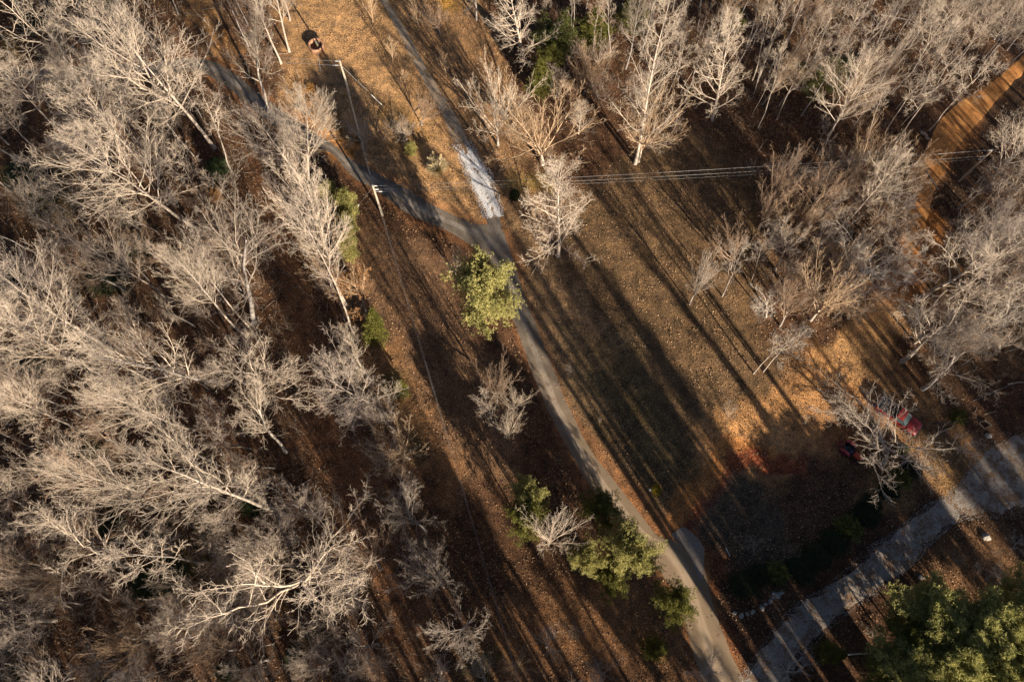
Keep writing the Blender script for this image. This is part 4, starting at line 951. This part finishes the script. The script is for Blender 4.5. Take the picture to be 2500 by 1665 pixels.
def stems(X, Y, hlo, hhi, spread, per, r0, mat, name, K=4):
    n = len(X); idx = np.repeat(np.arange(n), per); st = np.column_stack([X[idx], Y[idx], zfield(X[idx], Y[idx])-.03])+np.column_stack([rng.normal(size=(n*per, 2))*.12, np.zeros(n*per)])
    d = np.column_stack([rng.normal(size=(n*per, 2))*spread, np.ones(n*per)]); L = rng.uniform(hlo, hhi, n*per)
    P, R = grow(rng, st, d, L, np.full(n*per, r0), .35, K, .13, .02); A = (P, R, L)
    B = spawn(rng, A, 2, .3, .95, .6, .2, .5, .15, .7, .4, 3, .12, .03); V, Q = tubes([(P, R, 3), (B[0], B[1], 3)])
    return tag(link(name, mesh_np(name, V, Q, None, mat)), kind='stuff')
woods = [px2w(p) for p in ([(-60,-60),(690,-60),(720,230),(790,420),(880,800),(1040,1250),(1120,1700),(-60,1700)], [(1250,-60),(2560,-60),(2400,220),(2240,420),(2190,760),(2010,800),(1850,720),(1780,560),(1900,430),(1700,300),(1480,210),(1440,330),(1380,230)], [(2320,480),(2560,300),(2560,1000),(2300,930),(2190,830)])]
X, Y, u, v = frame_pts(19000, .8); ok = np.zeros(len(X), bool)
for P in woods: ok |= in_poly(X, Y, P)
ok &= (vnoise(X, Y, 4.5, 51) > .36); ok &= seg_dist(X, Y, px2w([(455,-30),(500,60),(560,135)])) > 2.0
ok &= seg_dist(X, Y, px2w([(650,420),(720,700),(800,1000),(900,1250)])) > 1.6
X, Y = X[ok], Y[ok]; h = len(X)//2
stems(X[:h], Y[:h], .7, 2.6, .45, 3, .013, M['twig_brown'], 'undergrowth_brush')
stems(X[h:h+h*2//3], Y[h:h+h*2//3], .6, 2.2, .5, 3, .013, M['twig_grey'], 'undergrowth_brush')
X, Y, u, v = frame_pts(3600, .5); ok = np.zeros(len(X), bool)
for P in woods: ok |= in_poly(X, Y, P)
X, Y = X[ok], Y[ok]; n = len(X); a = rng.uniform(0, 6.28, n); P, R = grow(rng, np.column_stack([X, Y, zfield(X, Y)+.06]), np.column_stack([np.cos(a), np.sin(a), np.zeros(n)]), rng.uniform(.5, 2.4, n), rng.uniform(.012, .035, n), .4, 5, .12, 0)
P[:, :, 2] = np.maximum(P[:, :, 2], zfield(P[:, :, 0].ravel(), P[:, :, 1].ravel()).reshape(P.shape[:2])+.02); V, Q = tubes([(P, R, 4)]); tag(link('fallen_sticks', mesh_np('fallen_sticks', V, Q, None, M['bark_pale'])), kind='stuff')
# rough dry grass at the lawn's left border and in the meadow
def blades(X, Y, hh, w_, per, mat, name, lean=.5):
    n = len(X)*per; idx = np.repeat(np.arange(len(X)), per)
    c = np.column_stack([X[idx], Y[idx], zfield(X[idx], Y[idx])-.02])+np.column_stack([rng.normal(size=(n, 2))*.16, np.zeros(n)])
    L = hh*rng.uniform(.5, 1.3, n)[:, None]; d = unit(np.column_stack([rng.normal(size=(n, 2))*lean, np.ones(n)])); a = rng.uniform(0, 6.28, n)
    s = np.column_stack([np.cos(a), np.sin(a), np.zeros(n)])*w_
    bend = np.column_stack([d[:, :2], -.4*np.ones(n)]); V = np.stack([c-s, c+s, c+d*L*.6+s*.7+bend*L*.1, c+d*L+bend*L*.35, ], 1).reshape(-1, 3)
    return tag(link(name, mesh_np(name, V, np.arange(4*n).reshape(n, 4), None, mat)), kind='stuff')
M['dry_grass'] = foliage('dry_grass', (.22,.125,.05), (.36,.225,.095), (.50,.35,.17), .2)
M['rust_grass'] = foliage('rust_grass', (.24,.11,.03), (.40,.20,.055), (.52,.31,.10), .2)
M['meadow_grass'] = foliage('meadow_grass', (.10,.075,.03), (.20,.145,.06), (.33,.24,.11), .2)
X, Y, u, v = frame_pts(16000, .2); d = seg_dist(X, Y, px2w([(760,230),(775,290),(815,345),(870,380)])); ok = d < 2.6*(.4+vnoise(X, Y, 1.5, 61)); blades(X[ok], Y[ok], .75, .022, 26, M['rust_grass'], 'tall_rusty_grass')
lawn = px2w([(700,-60),(930,-60),(1000,90),(1110,290),(1170,520),(1110,515),(1000,455),(900,400),(820,345),(740,250),(715,120)])
X, Y, u, v = frame_pts(60000, .15, 680, 1200, -40, 560); ok = in_poly(X, Y, lawn) & (vnoise(X, Y, .9, 63) > .38); blades(X[ok][:14000], Y[ok][:14000], .10, .014, 3, M['dry_grass'], 'lawn_grass', .9)
mead = px2w([(1230,560),(1300,600),(1500,420),(1700,330),(1850,480),(1830,760),(1900,950),(1780,1060),(1640,1260),(1520,1150),(1400,960),(1300,740)])
X, Y, u, v = frame_pts(60000, .15, 1200, 1920, 320, 1280); ok = in_poly(X, Y, mead) & (vnoise(X, Y, 1.4, 64) > .42); blades(X[ok][:15000], Y[ok][:15000], .16, .016, 3, M['meadow_grass'], 'meadow_grass', .9)
# stones of the limestone drive and the gravel road
def stones(name, road_, n, size, mat, zb, edge=1.15, gap=0):
    l, r = EDGES[road_]; i = rng.integers(0, len(l)-1, n); f = rng.random(n)[:, None]; a = (.5+(rng.random(n)-.5)*edge)[:, None]
    if gap: a = np.where(np.abs(a-.48) < gap, np.where(rng.random((n, 1)) < .5, .18, .82)+rng.normal(size=(n, 1))*.1, a)
    c = (l[i]*(1-f)+l[i+1]*f)*(1-a)+(r[i]*(1-f)+r[i+1]*f)*a; c = np.column_stack([c, np.full(n, zb)]); s = size*rng.uniform(.5, 1.3, (n, 1, 1))
    oct_ = np.array([[1,0,0],[0,1,0],[-1,0,0],[0,-1,0],[0,0,.7],[0,0,-.7]], float); V = c[:, None]+oct_[None]*s*rng.uniform(.7, 1.2, (n, 6, 1)); tr = np.array([[0,1,4],[1,2,4],[2,3,4],[3,0,4]])
    T3 = (np.arange(n)[:, None, None]*6+tr[None]).reshape(-1, 3); return tag(link(name, mesh_np(name, V.reshape(-1, 3), None, T3, mat)), kind='stuff')
M['lime_stone'] = plain('lime_stone', (.70,.69,.67), .9, 0, .2, 5); M['grey_stone'] = plain('grey_stone', (.40,.375,.34), .9, 0, .35, 2)
stones('limestone_chips', 'limestone_drive', 3000, .05, M['lime_stone'], .04, 1.35, .09)
stones('gravel_stones', 'gravel_road', 9000, .045, M['grey_stone'], .03, 1.15)
# ---------------------------------------------------------------- utility poles, wires
def P3(u, v, z=0):
    x, y = G(u, v, z); return Vector((x, y, z))
def pole(b, h, label, arms, r=.14):
    x, y = G(*b); z = gz(x, y); e = empty('utility_pole', (x, y, z)); tag(e, label, 'utility pole', 'utility poles')
    MB().tube((0, 0, -.4), (0, 0, h), r*1.15, r*.8, 14).build('post', M['wood_pole'], e, smooth_=False)
    for (dx, dy, zz, L) in arms:
        a = Vector((dx, dy, 0)).normalized(); MB().tube(a*.05+Vector((0, 0, zz)), a*L+Vector((0, 0, zz)), .045, .045, 6).build('arm', M['steel'], e)
        mb = MB(); q = a*(L*.35)+Vector((0, 0, zz))
        for k in range(4): mb.tube(q+a*(.11*k), q+a*(.11*k+.05), .085, .06, 10)
        mb.build('insulator', M['porcelain'], e)
    MB().lathe([(.0, .05), (r*.95, .03), (r*.95, 0)], 12, (0, 0, h)).build('cap', M['steel'], e)
    return Vector((x, y, z+h))
def wire(p, q, sag, label, name='power_line', r=.013, cat='power line', group=None):
    p = Vector(p); q = Vector(q); n = 40; pts = np.array([[*(p.lerp(q, i/n)-Vector((0, 0, sag*4*(i/n)*(1-i/n))))] for i in range(n+1)])[None]
    V, Q = tubes([(pts, np.full((1, n+1), r), 5)]); o = link(name, mesh_np(name, V, Q, None, M['wire'], True)); return tag(o, label, cat, group)
p1 = pole((934,527), 7.9, 'pale wooden utility pole left of the side driveway mouth, wires leaving three ways', [(1, .02, 7.75, .55), (1, 0, 6.9, .5), (1, 0, 6.35, 1.55)])
p2 = pole((855,232), 7.2, 'pale wooden utility pole on the lawn beside the rusty tank', [(-1, .0, 7.05, .5), (-1, 0, 6.2, 1.1)])
p3 = pole((2339,446), 7.9, 'grey utility pole in the woods right of the clay road', [(-1, -.1, 7.8, .6), (-1, -.1, 6.4, .5), (-1, -.1, 5.7, .6)], .13)
end = Vector((*G(1305,1800,7), 7)); west = Vector((*G(-200,30,7), 7)); d0 = Vector((0, 0, 1))
ug = 'overhead wires between the poles'
wire(p1-d0*.15+Vector((.5,0,0)), p3-d0*.1-Vector((.5,0,0)), .8, 'upper of the wires from left pole across the meadow to right pole', group=ug)
wire(p1-d0*1.0+Vector((.45,0,0)), p3-d0*1.5-Vector((.4,0,0)), .7, 'lower of the bright wires from left pole across the meadow to right pole', group=ug)
wire(p1-d0*1.55+Vector((1.5,0,0)), p3-d0*2.2-Vector((.5,0,0)), .8, 'lowest, faintest wire from left pole across the meadow to right pole', r=.008, group=ug)
wire(p1-d0*.1, p2-d0*.2, .5, 'left wire of two between the two lawn side poles', r=.013, group=ug)
wire(p1-d0*.9+Vector((.1,0,0)), p2-d0*.9+Vector((.1,0,0)), .5, 'right wire of two between the two lawn side poles', r=.013, group=ug)
wire(p1-d0*.2, end, 2.6, 'left wire of two running down over the clearing to the bottom', r=.009, group=ug)
wire(p1-d0*1.0+Vector((.12,0,0)), end-d0*.9+Vector((.1,0,0)), 2.4, 'right wire of two running down over the clearing to the bottom', r=.009, group=ug)
wire(p2-d0*.15-Vector((.5,0,0)), west, 1.5, 'upper wire leaving the lawn pole to the left over the woods', r=.014, group=ug)
wire(p2-d0*1.0-Vector((1.1,0,0)), west-d0*.9, 1.4, 'lower wire leaving the lawn pole to the left over the woods', r=.014, group=ug)
def guy(top, a, label):
    e = empty('guy_wire', (0, 0, 0)); tag(e, label, 'guy wire'); g0 = Vector((*a, gz(*a))); e.location = g0; top = top-g0
    pts = np.array([[*Vector((0,0,0)).lerp(top, i/8)] for i in range(9)])[None]; V, Q = tubes([(pts, np.full((1, 9), .015), 5)]); link('cable', mesh_np('cable', V, Q, None, M['wire']), e)
    MB().tube(top*.04, top*.04+top.normalized()*2.1, .05, .05, 8).build('guard', M['white_pvc'], e); MB().tube((0,0,-.2), (0,0,.12), .04, .04, 6).build('anchor', M['steel'], e)
guy(p2-d0*1.0, G(937,263), 'guy wire with long white guard running from lawn pole into the grass')
guy(p1-d0*.35, G(864,518), 'guy wire from the pole beside the yellow cedars to its white guard')

# ---------------------------------------------------------------- round rusty tank and the post beside it
def tank():
    x, y = G(775,121); e = empty('rusty_tank', (x, y, gz(x, y))); tag(e, 'round open rusty metal tank standing on the lawn near the upper pole', 'tank')
    R, H = 1.05, .95
    MB().lathe([(R*.97, 0), (R, .03), (R, .50), (R+.025, .53), (R, .56), (R, H-.05)], 40).lathe([(R-.02, H-.05), (R-.02, .06), (0, .05)], 40).build('shell', M['rust'], e, smooth_=True)
    MB().lathe([(R-.27, H-.12), (R+.03, H-.04), (R+.06, H), (R-.02, H+.02), (R-.27, H-.08), (R-.27, H-.12)], 40).build('rim', M['rust'], e, smooth_=True)
    a = Vector((.45, -.9, 0)).normalized(); MB().tube(-a*(R+.1)+Vector((0, 0, H+.03)), a*(R+.1)+Vector((0, 0, H+.03)), .055, .055, 8).build('bar', M['black'], e)
    c = (.12, .28, .62); MB().add([(c[0]-.42, c[1]+.5, .72), (c[0]+.35, c[1]+.5, .72), (c[0]+.12, c[1]-.85, .70), (c[0]-.42, c[1]+.5, .66), (c[0]+.35, c[1]+.5, .66), (c[0]+.12, c[1]-.85, .64)], [(0,1,2),(5,4,3),(0,3,4,1),(1,4,5,2),(2,5,3,0)]).build('board', M['wood_old'], e)
tank()
x, y = G(783,174); e = empty('metal_post', (x, y, gz(x, y))); tag(e, 'thin metal post with a cross foot just below the rusty tank', 'post')
MB().tube((0,0,0), (.25,.55,2.9), .028, .022, 6).build('shaft', M['steel'], e)
for a in (0, 1): MB().tube((-.28*(1-a), -.28*a, .05), (.28*(1-a), .28*a, .05), .03, .03, 6).build('foot', M['steel'], e)

# ---------------------------------------------------------------- red pickup, nose to the lower right
def wheel(parent, x, y, R, wd, rimm=None):
    w_ = empty('wheel', (x, y, R)); w_.parent = parent
    s = 1 if y > 0 else -1
    MB().lathe([(R*.62, -wd/2), (R*.94, -wd/2), (R, -wd*.32), (R, wd*.32), (R*.94, wd/2), (R*.62, wd/2), (R*.62, -wd/2)], 26, axis='y').build('tyre', M['rubber'], w_, smooth_=True)
    MB().lathe([(.001, s*wd*.30), (R*.18, s*wd*.36), (R*.22, s*wd*.22), (R*.50, s*wd*.24), (R*.63, s*wd*.44), (R*.63, -s*wd*.4)], 20, axis='y').build('rim', rimm or M['chrome'], w_, smooth_=True)
def ring(x, hw, z0, z1, r=.1, top=None):
    tw = hw if top is None else top
    return [(x, -hw+.03, z0), (x, -hw, z0+r), (x, -hw-.0, (z0+z1)/2), (x, -tw, z1-r), (x, -tw+r*.9, z1), (x, tw-r*.9, z1), (x, tw, z1-r), (x, hw+.0, (z0+z1)/2), (x, hw, z0+r), (x, hw-.03, z0)]
def pickup(px_rear, px_front):
    a = Vector(G(*px_rear)); b_ = Vector(G(*px_front)); c = (a+b_)/2; d = b_-a; e = empty('pickup_truck', (c.x, c.y, .12), math.atan2(d.y, d.x))
    tag(e, 'red pickup truck with black covered bed parked on the clay yard', 'pickup truck'); red = M['red_paint']
    MB().loft([ring(-2.72, .90, .50, 1.06, .08), ring(-2.68, .97, .42, 1.10, .08), ring(-.62, .98, .40, 1.10, .08), ring(-.60, .98, .40, 1.10, .08)]).build('bed', red, e, smooth_=False)
    MB().loft([ring(-.58, .98, .38, 1.12, .08), ring(.2, .99, .36, 1.12, .08), ring(1.10, .99, .36, 1.12, .08), ring(1.30, .98, .38, 1.13, .1)]).build('cab_body', red, e)
    MB().loft([ring(1.28, .97, .40, 1.13, .1), ring(1.7, .97, .42, 1.15, .12), ring(2.3, .95, .44, 1.10, .12), ring(2.62, .90, .46, 1.02, .12), ring(2.78, .80, .50, .90, .1)]).build('nose', red, e, smooth_=True)
    MB().loft([[(1.34, -.80, 1.14), (1.34, .80, 1.14), (1.34, .80, 1.17), (1.34, -.80, 1.17)], [(1.8, -.76, 1.17), (1.8, .76, 1.17), (1.8, .76, 1.205), (1.8, -.76, 1.205)], [(2.35, -.72, 1.10), (2.35, .72, 1.10), (2.35, .72, 1.15), (2.35, -.72, 1.15)], [(2.60, -.66, 1.03), (2.60, .66, 1.03), (2.60, .66, 1.06), (2.60, -.66, 1.06)]]).build('hood', red, e, bevel=.012)
    # greenhouse: pillars and glass under the roof
    MB().loft([[(-.50, -.86, 1.10), (1.22, -.88, 1.10), (1.22, .88, 1.10), (-.50, .86, 1.10)], [(-.32, -.70, 1.66), (.52, -.72, 1.66), (.52, .72, 1.66), (-.32, .70, 1.66)]], caps=False).build('pillars', M['black'], e)
    rf = MB().loft([[(-.40, -.73, 1.645), (.55, -.74, 1.645), (.55, .74, 1.645), (-.40, .73, 1.645)], [(-.40, -.72, 1.70), (.53, -.73, 1.70), (.53, .73, 1.70), (-.40, .72, 1.70)], [(-.30, -.60, 1.745), (.42, -.62, 1.745), (.42, .62, 1.745), (-.30, .60, 1.745)]]).build('roof', red, e, bevel=.015)
    MB().add([(1.25, -.80, 1.14), (1.25, .80, 1.14), (.60, .66, 1.655), (.60, -.66, 1.655), (1.21, -.80, 1.12), (1.21, .80, 1.12), (.56, .66, 1.635), (.56, -.66, 1.635)], [(0,1,2,3),(7,6,5,4),(0,4,5,1),(1,5,6,2),(2,6,7,3),(3,7,4,0)]).build('windshield', M['glass'], e)
    MB().add([(-.53, -.72, 1.14), (-.53, .72, 1.14), (-.37, .60, 1.62), (-.37, -.60, 1.62), (-.50, -.72, 1.13), (-.50, .72, 1.13), (-.34, .60, 1.6), (-.34, -.60, 1.6)], [(0,1,2,3),(7,6,5,4),(0,4,5,1),(1,5,6,2),(2,6,7,3),(3,7,4,0)]).build('rear_window', M['glass'], e)
    for s in (-1, 1):
        MB().loft([[(-.30, s*.885, 1.15), (1.00, s*.90, 1.15), (.56, s*.755, 1.60), (-.18, s*.745, 1.60)], [(-.30, s*.865, 1.15), (1.00, s*.88, 1.15), (.56, s*.735, 1.60), (-.18, s*.725, 1.60)]]).build('side_window', M['glass'], e)
        MB().box((.34, s*1.0, .80), (1.12, .012, .58)).build('door', red, e, bevel=.005); MB().box((-.10, s*1.02, .98), (.16, .03, .035)).build('door_handle', M['chrome'], e)
        mi = MB().box((1.02, s*1.13, 1.17), (.12, .22, .17)).tube((1.05, s*.95, 1.12), (1.03, s*1.05, 1.14), .025).build('mirror', M['black'], e, bevel=.02)
        MB().box((2.70, s*.72, .84), (.09, .26, .16)).build('headlight', M['lamp'], e, bevel=.02); MB().box((-2.725, s*.86, .86), (.04, .14, .32)).build('tail_light', M['tail_lamp'], e, bevel=.01)
        for x in (-1.72, 1.85): wheel(e, x, s*.86, .38, .26); MB().lathe([(.40, s*.985), (.47, s*1.005), (.48, s*.97)], 20, (x, 0, .40), 'y').build('wheel_arch', red, e)
        MB().tube((-2.60, s*.90, 1.17), (-.72, s*.90, 1.17), .028, .028, 8).build('bed_rail', M['chrome'], e)
    MB().box((-1.66, 0, 1.125), (2.04, 1.76, .05)).build('bed_cover', M['vinyl'], e, bevel=.015)
    for i in range(4): MB().box((-2.4+i*.5, 0, 1.158), (.05, 1.66, .018)).build('cover_bow', M['black'], e)
    MB().tube((-2.62, -.80, 1.18), (-2.62, .80, 1.18), .035, .035, 8).build('tail_bar', M['chrome'], e)
    MB().box((-2.80, 0, .58), (.16, 1.86, .20)).build('rear_bumper', M['chrome'], e, bevel=.03); MB().box((2.82, 0, .56), (.16, 1.72, .22)).build('front_bumper', M['chrome'], e, bevel=.03)
    MB().box((-2.735, 0, .82), (.03, 1.5, .44)).build('tailgate', red, e, bevel=.008); MB().box((2.79, 0, .80), (.04, 1.05, .18)).build('grille', M['black'], e, bevel=.01)
    MB().box((0, 0, .36), (4.9, 1.3, .16)).build('chassis', M['black'], e)
    return e
pickup((2140,985), (2232,1052))

# ---------------------------------------------------------------- small old red tractor
def tractor():
    a = Vector(G(2040,1080)); b_ = Vector(G(2104,1133)); c = (a+b_)/2; d = b_-a; e = empty('tractor', (c.x, c.y, .10), math.atan2(d.y, d.x))
    tag(e, 'small old red tractor under the bleached limbs beside the red pickup', 'tractor')
    MB().box((.85, 0, 1.02), (1.15, .62, .50), taper=.92).build('hood', M['orange_paint'], e, bevel=.07)
    MB().box((1.46, 0, .98), (.06, .56, .46)).build('grille', M['black'], e, bevel=.01); MB().box((.7, 0, .62), (1.7, .36, .34)).build('engine_block', M['blue_grey'], e, bevel=.03)
    MB().box((-.35, 0, .72), (.9, .5, .42)).build('transmission', M['blue_grey'], e, bevel=.04)
    MB().box((-.05, 0, .90), (.65, 1.0, .05)).build('foot_board', M['black'], e); MB().box((-.42, 0, 1.16), (.46, .50, .10)).add([(-.68,-.24,1.18),(-.60,-.24,1.18),(-.60,.24,1.18),(-.68,.24,1.18),(-.76,-.22,1.52),(-.70,-.22,1.52),(-.70,.22,1.52),(-.76,.22,1.52)], [(0,1,2,3),(4,5,6,7),(0,1,5,4),(1,2,6,5),(2,3,7,6),(3,0,4,7)]).build('seat', M['black'], e, bevel=.03)
    st = MB(); n = 20; pts = [(.02+.17*math.cos(t)*.5, .19*math.sin(t), 1.42+.10*math.cos(t)) for t in np.linspace(0, 2*math.pi, n+1)]
    for i in range(n): st.tube(pts[i], pts[i+1], .016, .016, 5)
    st.tube((.02, 0, 1.42), (.25, 0, 1.16), .02).build('steering_wheel', M['black'], e)
    MB().tube((1.0, .18, 1.2), (1.0, .18, 1.78), .03, .03, 8).build('exhaust_pipe', M['rust'], e)
    for s in (-1, 1):
        wheel(e, -.55, s*.66, .62, .30, M['maroon']); wheel(e, 1.25, s*.55, .34, .18, M['maroon'])
        prof = []
        for k in range(8):
            t = math.radians(15+k*21); prof.append((-.55+.72*math.cos(t), .62+.72*math.sin(t)))
        MB().loft([[(x, s*.50, z), (x, s*.84, z), (x, s*.84, z+.035), (x, s*.50, z+.035)] for x, z in prof]).build('fender', M['maroon'], e)
        MB().box((1.45, s*.26, 1.12), (.08, .13, .13)).build('headlight', M['lamp'], e, bevel=.02)
    MB().tube((1.25, -.5, .36), (1.25, .5, .36), .05).build('front_axle', M['blue_grey'], e)
    # hay-rake reel carried behind: a ring of thin hoops
    rk = MB()
    for yy in (-.42, 0, .42):
        pts = [(-1.45+.36*math.cos(t), yy+.0, .62+.36*math.sin(t)) for t in np.linspace(0, 2*math.pi, 15)]
        for i in range(14): rk.tube(pts[i], pts[i+1], .03, .03, 5)
    for t in np.linspace(0, 2*math.pi, 9)[:-1]: rk.tube((-1.45+.36*math.cos(t), -.45, .62+.36*math.sin(t)), (-1.45+.36*math.cos(t), .45, .62+.36*math.sin(t)), .02, .02, 5)
    rk.build('reel', M['maroon'], e); MB().tube((-1.45, 0, .6), (-.7, 0, .6), .04).build('hitch', M['steel'], e)
tractor()

# ---------------------------------------------------------------- pampas grass
x, y = G(1068,416); e = empty('pampas_grass', (x, y, gz(x, y))); tag(e, 'bright cream clump of pampas grass on the lawn by the limestone drive', 'ornamental grass')
n = 1700; a = rng.uniform(0, 6.28, n); sp = rng.random(n)**.6; d = unit(np.column_stack([np.cos(a)*sp*.9, np.sin(a)*sp*.9, np.full(n, .9)]))
P, R = grow(rng, np.column_stack([np.cos(a)*.18, np.sin(a)*.18, np.zeros(n)]), d, rng.uniform(1.0, 1.7, n), np.full(n, .013), .5, 6, .06, -.13)
V, Q = tubes([(P, R, 3)]); link('leaves', mesh_np('leaves', V, Q, None, M['plume']), e)
n = 26; a = rng.uniform(0, 6.28, n); sp = rng.random(n); d = unit(np.column_stack([np.cos(a)*sp*.6, np.sin(a)*sp*.6+.25, np.ones(n)]))
P, R = grow(rng, np.column_stack([np.cos(a)*.12, np.sin(a)*.12, np.zeros(n)]), d, rng.uniform(1.7, 2.5, n), np.full(n, .012), .6, 7, .03, -.03)
for i in range(n):
    V, Q = tubes([(P[i:i+1], R[i:i+1], 3)]); stk = link('stalk', mesh_np('stalk', V, Q, None, M['dry_grass']), e)
    c = P[i, 4:]; tt = rng.random(70); cen = np.stack([np.interp(tt*2, [0,1,2], c[:, k]) for k in range(3)], -1)
    V, Q = leaf_quads(rng, cen, .20, 1, .045, .35); link('plume', mesh_np('plume', V, Q, None, M['plume']), stk)

# ---------------------------------------------------------------- rocks, logs, small things on the ground
def blob(name, c, s, seed, mat, label=None, cat=None, group=None, parent=None, rz=0):
    import bmesh
    bm = bmesh.new(); bmesh.ops.create_icosphere(bm, subdivisions=3, radius=1); rr = random.Random(seed); o = [rr.uniform(0, 50) for _ in range(3)]
    from mathutils import noise as mn
    for v_ in bm.verts:
        p = v_.co.copy(); k = 1+.38*mn.noise(p*1.3+Vector(o))+.14*mn.noise(p*3.5+Vector(o)); v_.co = Vector((p.x*k*s[0], p.y*k*s[1], max(p.z*k, -.3)*s[2]))
    me = bpy.data.meshes.new(name); bm.to_mesh(me); bm.free(); me.materials.append(mat); return tag(link(name, me, parent, c, (0, 0, rz)), label, cat, group)
for i, (u, v, s, lb) in enumerate(((2405,1311,.42,'pale boulder below the gravel road near the right edge'),(2248,1409,.26,'small pale stone at the dark bend below the gravel road'),(2412,1064,.34,'round grey boulder beside the wooden planter frame'))):
    X, Y = G(u, v); blob('boulder', (X, Y, gz(X, Y)+.05), (s*1.25, s, s*.9), i+3, M['rock'], lb, 'boulder')
rk_px = [(1792,1496,.24),(1808,1503,.30),(1822,1498,.20),(1836,1493,.26),(1858,1484,.32),(1866,1475,.22),(1878,1467,.26),(1886,1458,.22),(1885,1448,.20),(1896,1452,.34),(1906,1447,.30)]
for i, (u, v, s) in enumerate(rk_px):
    X, Y = G(u, v); blob('border_stone', (X, Y, gz(X, Y)+.02), (s*1.2, s*.8, s*.7), 40+i, M['rock'], 'pale stone in the broken stone border below the evergreen row', 'stone', 'stones of the broken border', rz=i*1.3)
def log(a, b_, r, label, mat='bark_pale', z=None, name='fallen_log', cat='log'):
    A = Vector((*G(*a), 0)); B = Vector((*G(*b_), 0)); A.z = gz(A.x, A.y)+r*.8; B.z = gz(B.x, B.y)+r*.8
    n = 8; pts = np.array([[*(A.lerp(B, i/n))] for i in range(n+1)]); pts[1:-1] += rng.normal(size=(n-1, 3))*r*.35; rad = np.linspace(r, r*.7, n+1)
    V, Q = tubes([(pts[None], rad[None], 9)]); o = link(name, mesh_np(name, V, Q, None, M[mat], True)); me = o.data
    return tag(o, label, cat)
log((292,1545),(326,1558), .20, 'thick pale log lying in the lower left woods')
log((326,1561),(355,1550), .12, 'thinner pale log touching the thick one, lower left woods')
log((326,1576),(364,1564), .10, 'thin log below the thick one, lower left woods')
log((258,1613),(296,1608), .08, 'slim level log near the bottom left')
log((-20,1642),(158,1633), .12, 'long pale log along the bottom left edge')
log((2150,38),(2226,54), .09, 'slim pale log in the black gap at the top right')
log((2244,325),(2266,342), .22, 'short thick log beside the clay road')
log((2254,410),(2290,464), .12, 'slim log along the shaded lower clay road', 'bark_grey')
log((2060,1598),(2210,1588), .09, 'long slim fallen stem left of the corner pines')
log((2365,1488),(2480,1478), .09, 'long slim fallen stem right of the corner pines')
log((2380,1475),(2440,1471), .06, 'short thin stem above the long fallen one by the corner pines')
log((2372,980),(2460,942), .05, 'thin fallen stem behind the garden fence', 'bark_grey')
log((2400,1013),(2430,1005), .06, 'short plank like stem above the planter frame', 'wood_old')
log((2455,939),(2505,934), .10, 'pale log at the right edge above the garden fence')
log((2373,1013),(2382,996), .05, 'short white stick by the garden fence corner')
log((700,1205),(760,1170), .07, 'dim slim stem across the dark trail, lower left centre', 'bark_grey')
x, y = G(1777,1350); o = log((1771,1337),(1781,1359), .05, 'thin white pipe lying on dark leaves right of the concrete apron', 'white_pvc', name='white_pipe', cat='pipe')
log((1209,785),(1213,797), .04, 'small red stick on leaves at the yellow pine foot', 'red_paint', name='red_stake', cat='stake')
x, y = G(1587,1195); blob('white_stone', (x, y, gz(x, y)), (.18, .16, .12), 9, M['lime_stone'], 'small white stone beside the bright yellow bush', 'stone')
# garden planter frame: three boards standing on edge
pl = [(2386,1034),(2400,1028),(2416,1041),(2399,1048)]; W4 = px2w(pl); cx, cy = sum(p[0] for p in W4)/4, sum(p[1] for p in W4)/4
e = empty('planter_frame', (cx, cy, gz(cx, cy))); tag(e, 'open wooden planter frame on leaves by the right edge', 'planter')
for i in range(4):
    a = Vector((W4[i][0]-cx, W4[i][1]-cy)); b_ = Vector((W4[(i+1) % 4][0]-cx, W4[(i+1) % 4][1]-cy)); mdl = (a+b_)/2; dd = b_-a
    MB().box((mdl.x, mdl.y, .16), (dd.length, .05, .34 if i != 3 else .2), math.atan2(dd.y, dd.x)).build('board', M['wood_old'], e)
# garden fence: dark netting on posts
e = empty('garden_fence', (*G(2300,1036), 0)); tag(e, 'low dark net fence on thin posts right of the pickup', 'fence'); o0 = e.location.copy()
fp = px2w([(2262,1038),(2284,1037),(2303,1036),(2323,1034),(2338,1028),(2352,1024),(2366,1012)])
for (a, b_) in zip(fp[:-1], fp[1:]):
    A = Vector((*a, gz(*a)))-o0; B = Vector((*b_, gz(*b_)))-o0; m_ = MB()
    for k in range(9): m_.tube(A+Vector((0, 0, .06+k*.12)), B+Vector((0, 0, .06+k*.12)), .012, .012, 4, False)
    for k in range(1, 10): q = A.lerp(B, k/10); m_.tube(q, q+Vector((0, 0, 1.05)), .010, .010, 4, False)
    m_.build('net_panel', M['net'], e)
for a in fp: A = Vector((*a, gz(*a)))-o0; MB().tube(A-Vector((0,0,.1)), A+Vector((0, 0, 1.15)), .035, .03, 6).build('post', M['wood_old'], e)
fl = px2w([(2279,1070),(2294,1056),(2305,1050),(2320,1044),(2326,1034)])
e = empty('edging_rail', (*fl[0], 0)); tag(e, 'pale bent rail edging running down left from the garden fence', 'rail')
for (a, b_) in zip(fl[:-1], fl[1:]): MB().tube(Vector((*a, gz(*a)+.07))-e.location, Vector((*b_, gz(*b_)+.07))-e.location, .06, .06, 8).build('rail', M['wood_old'], e)
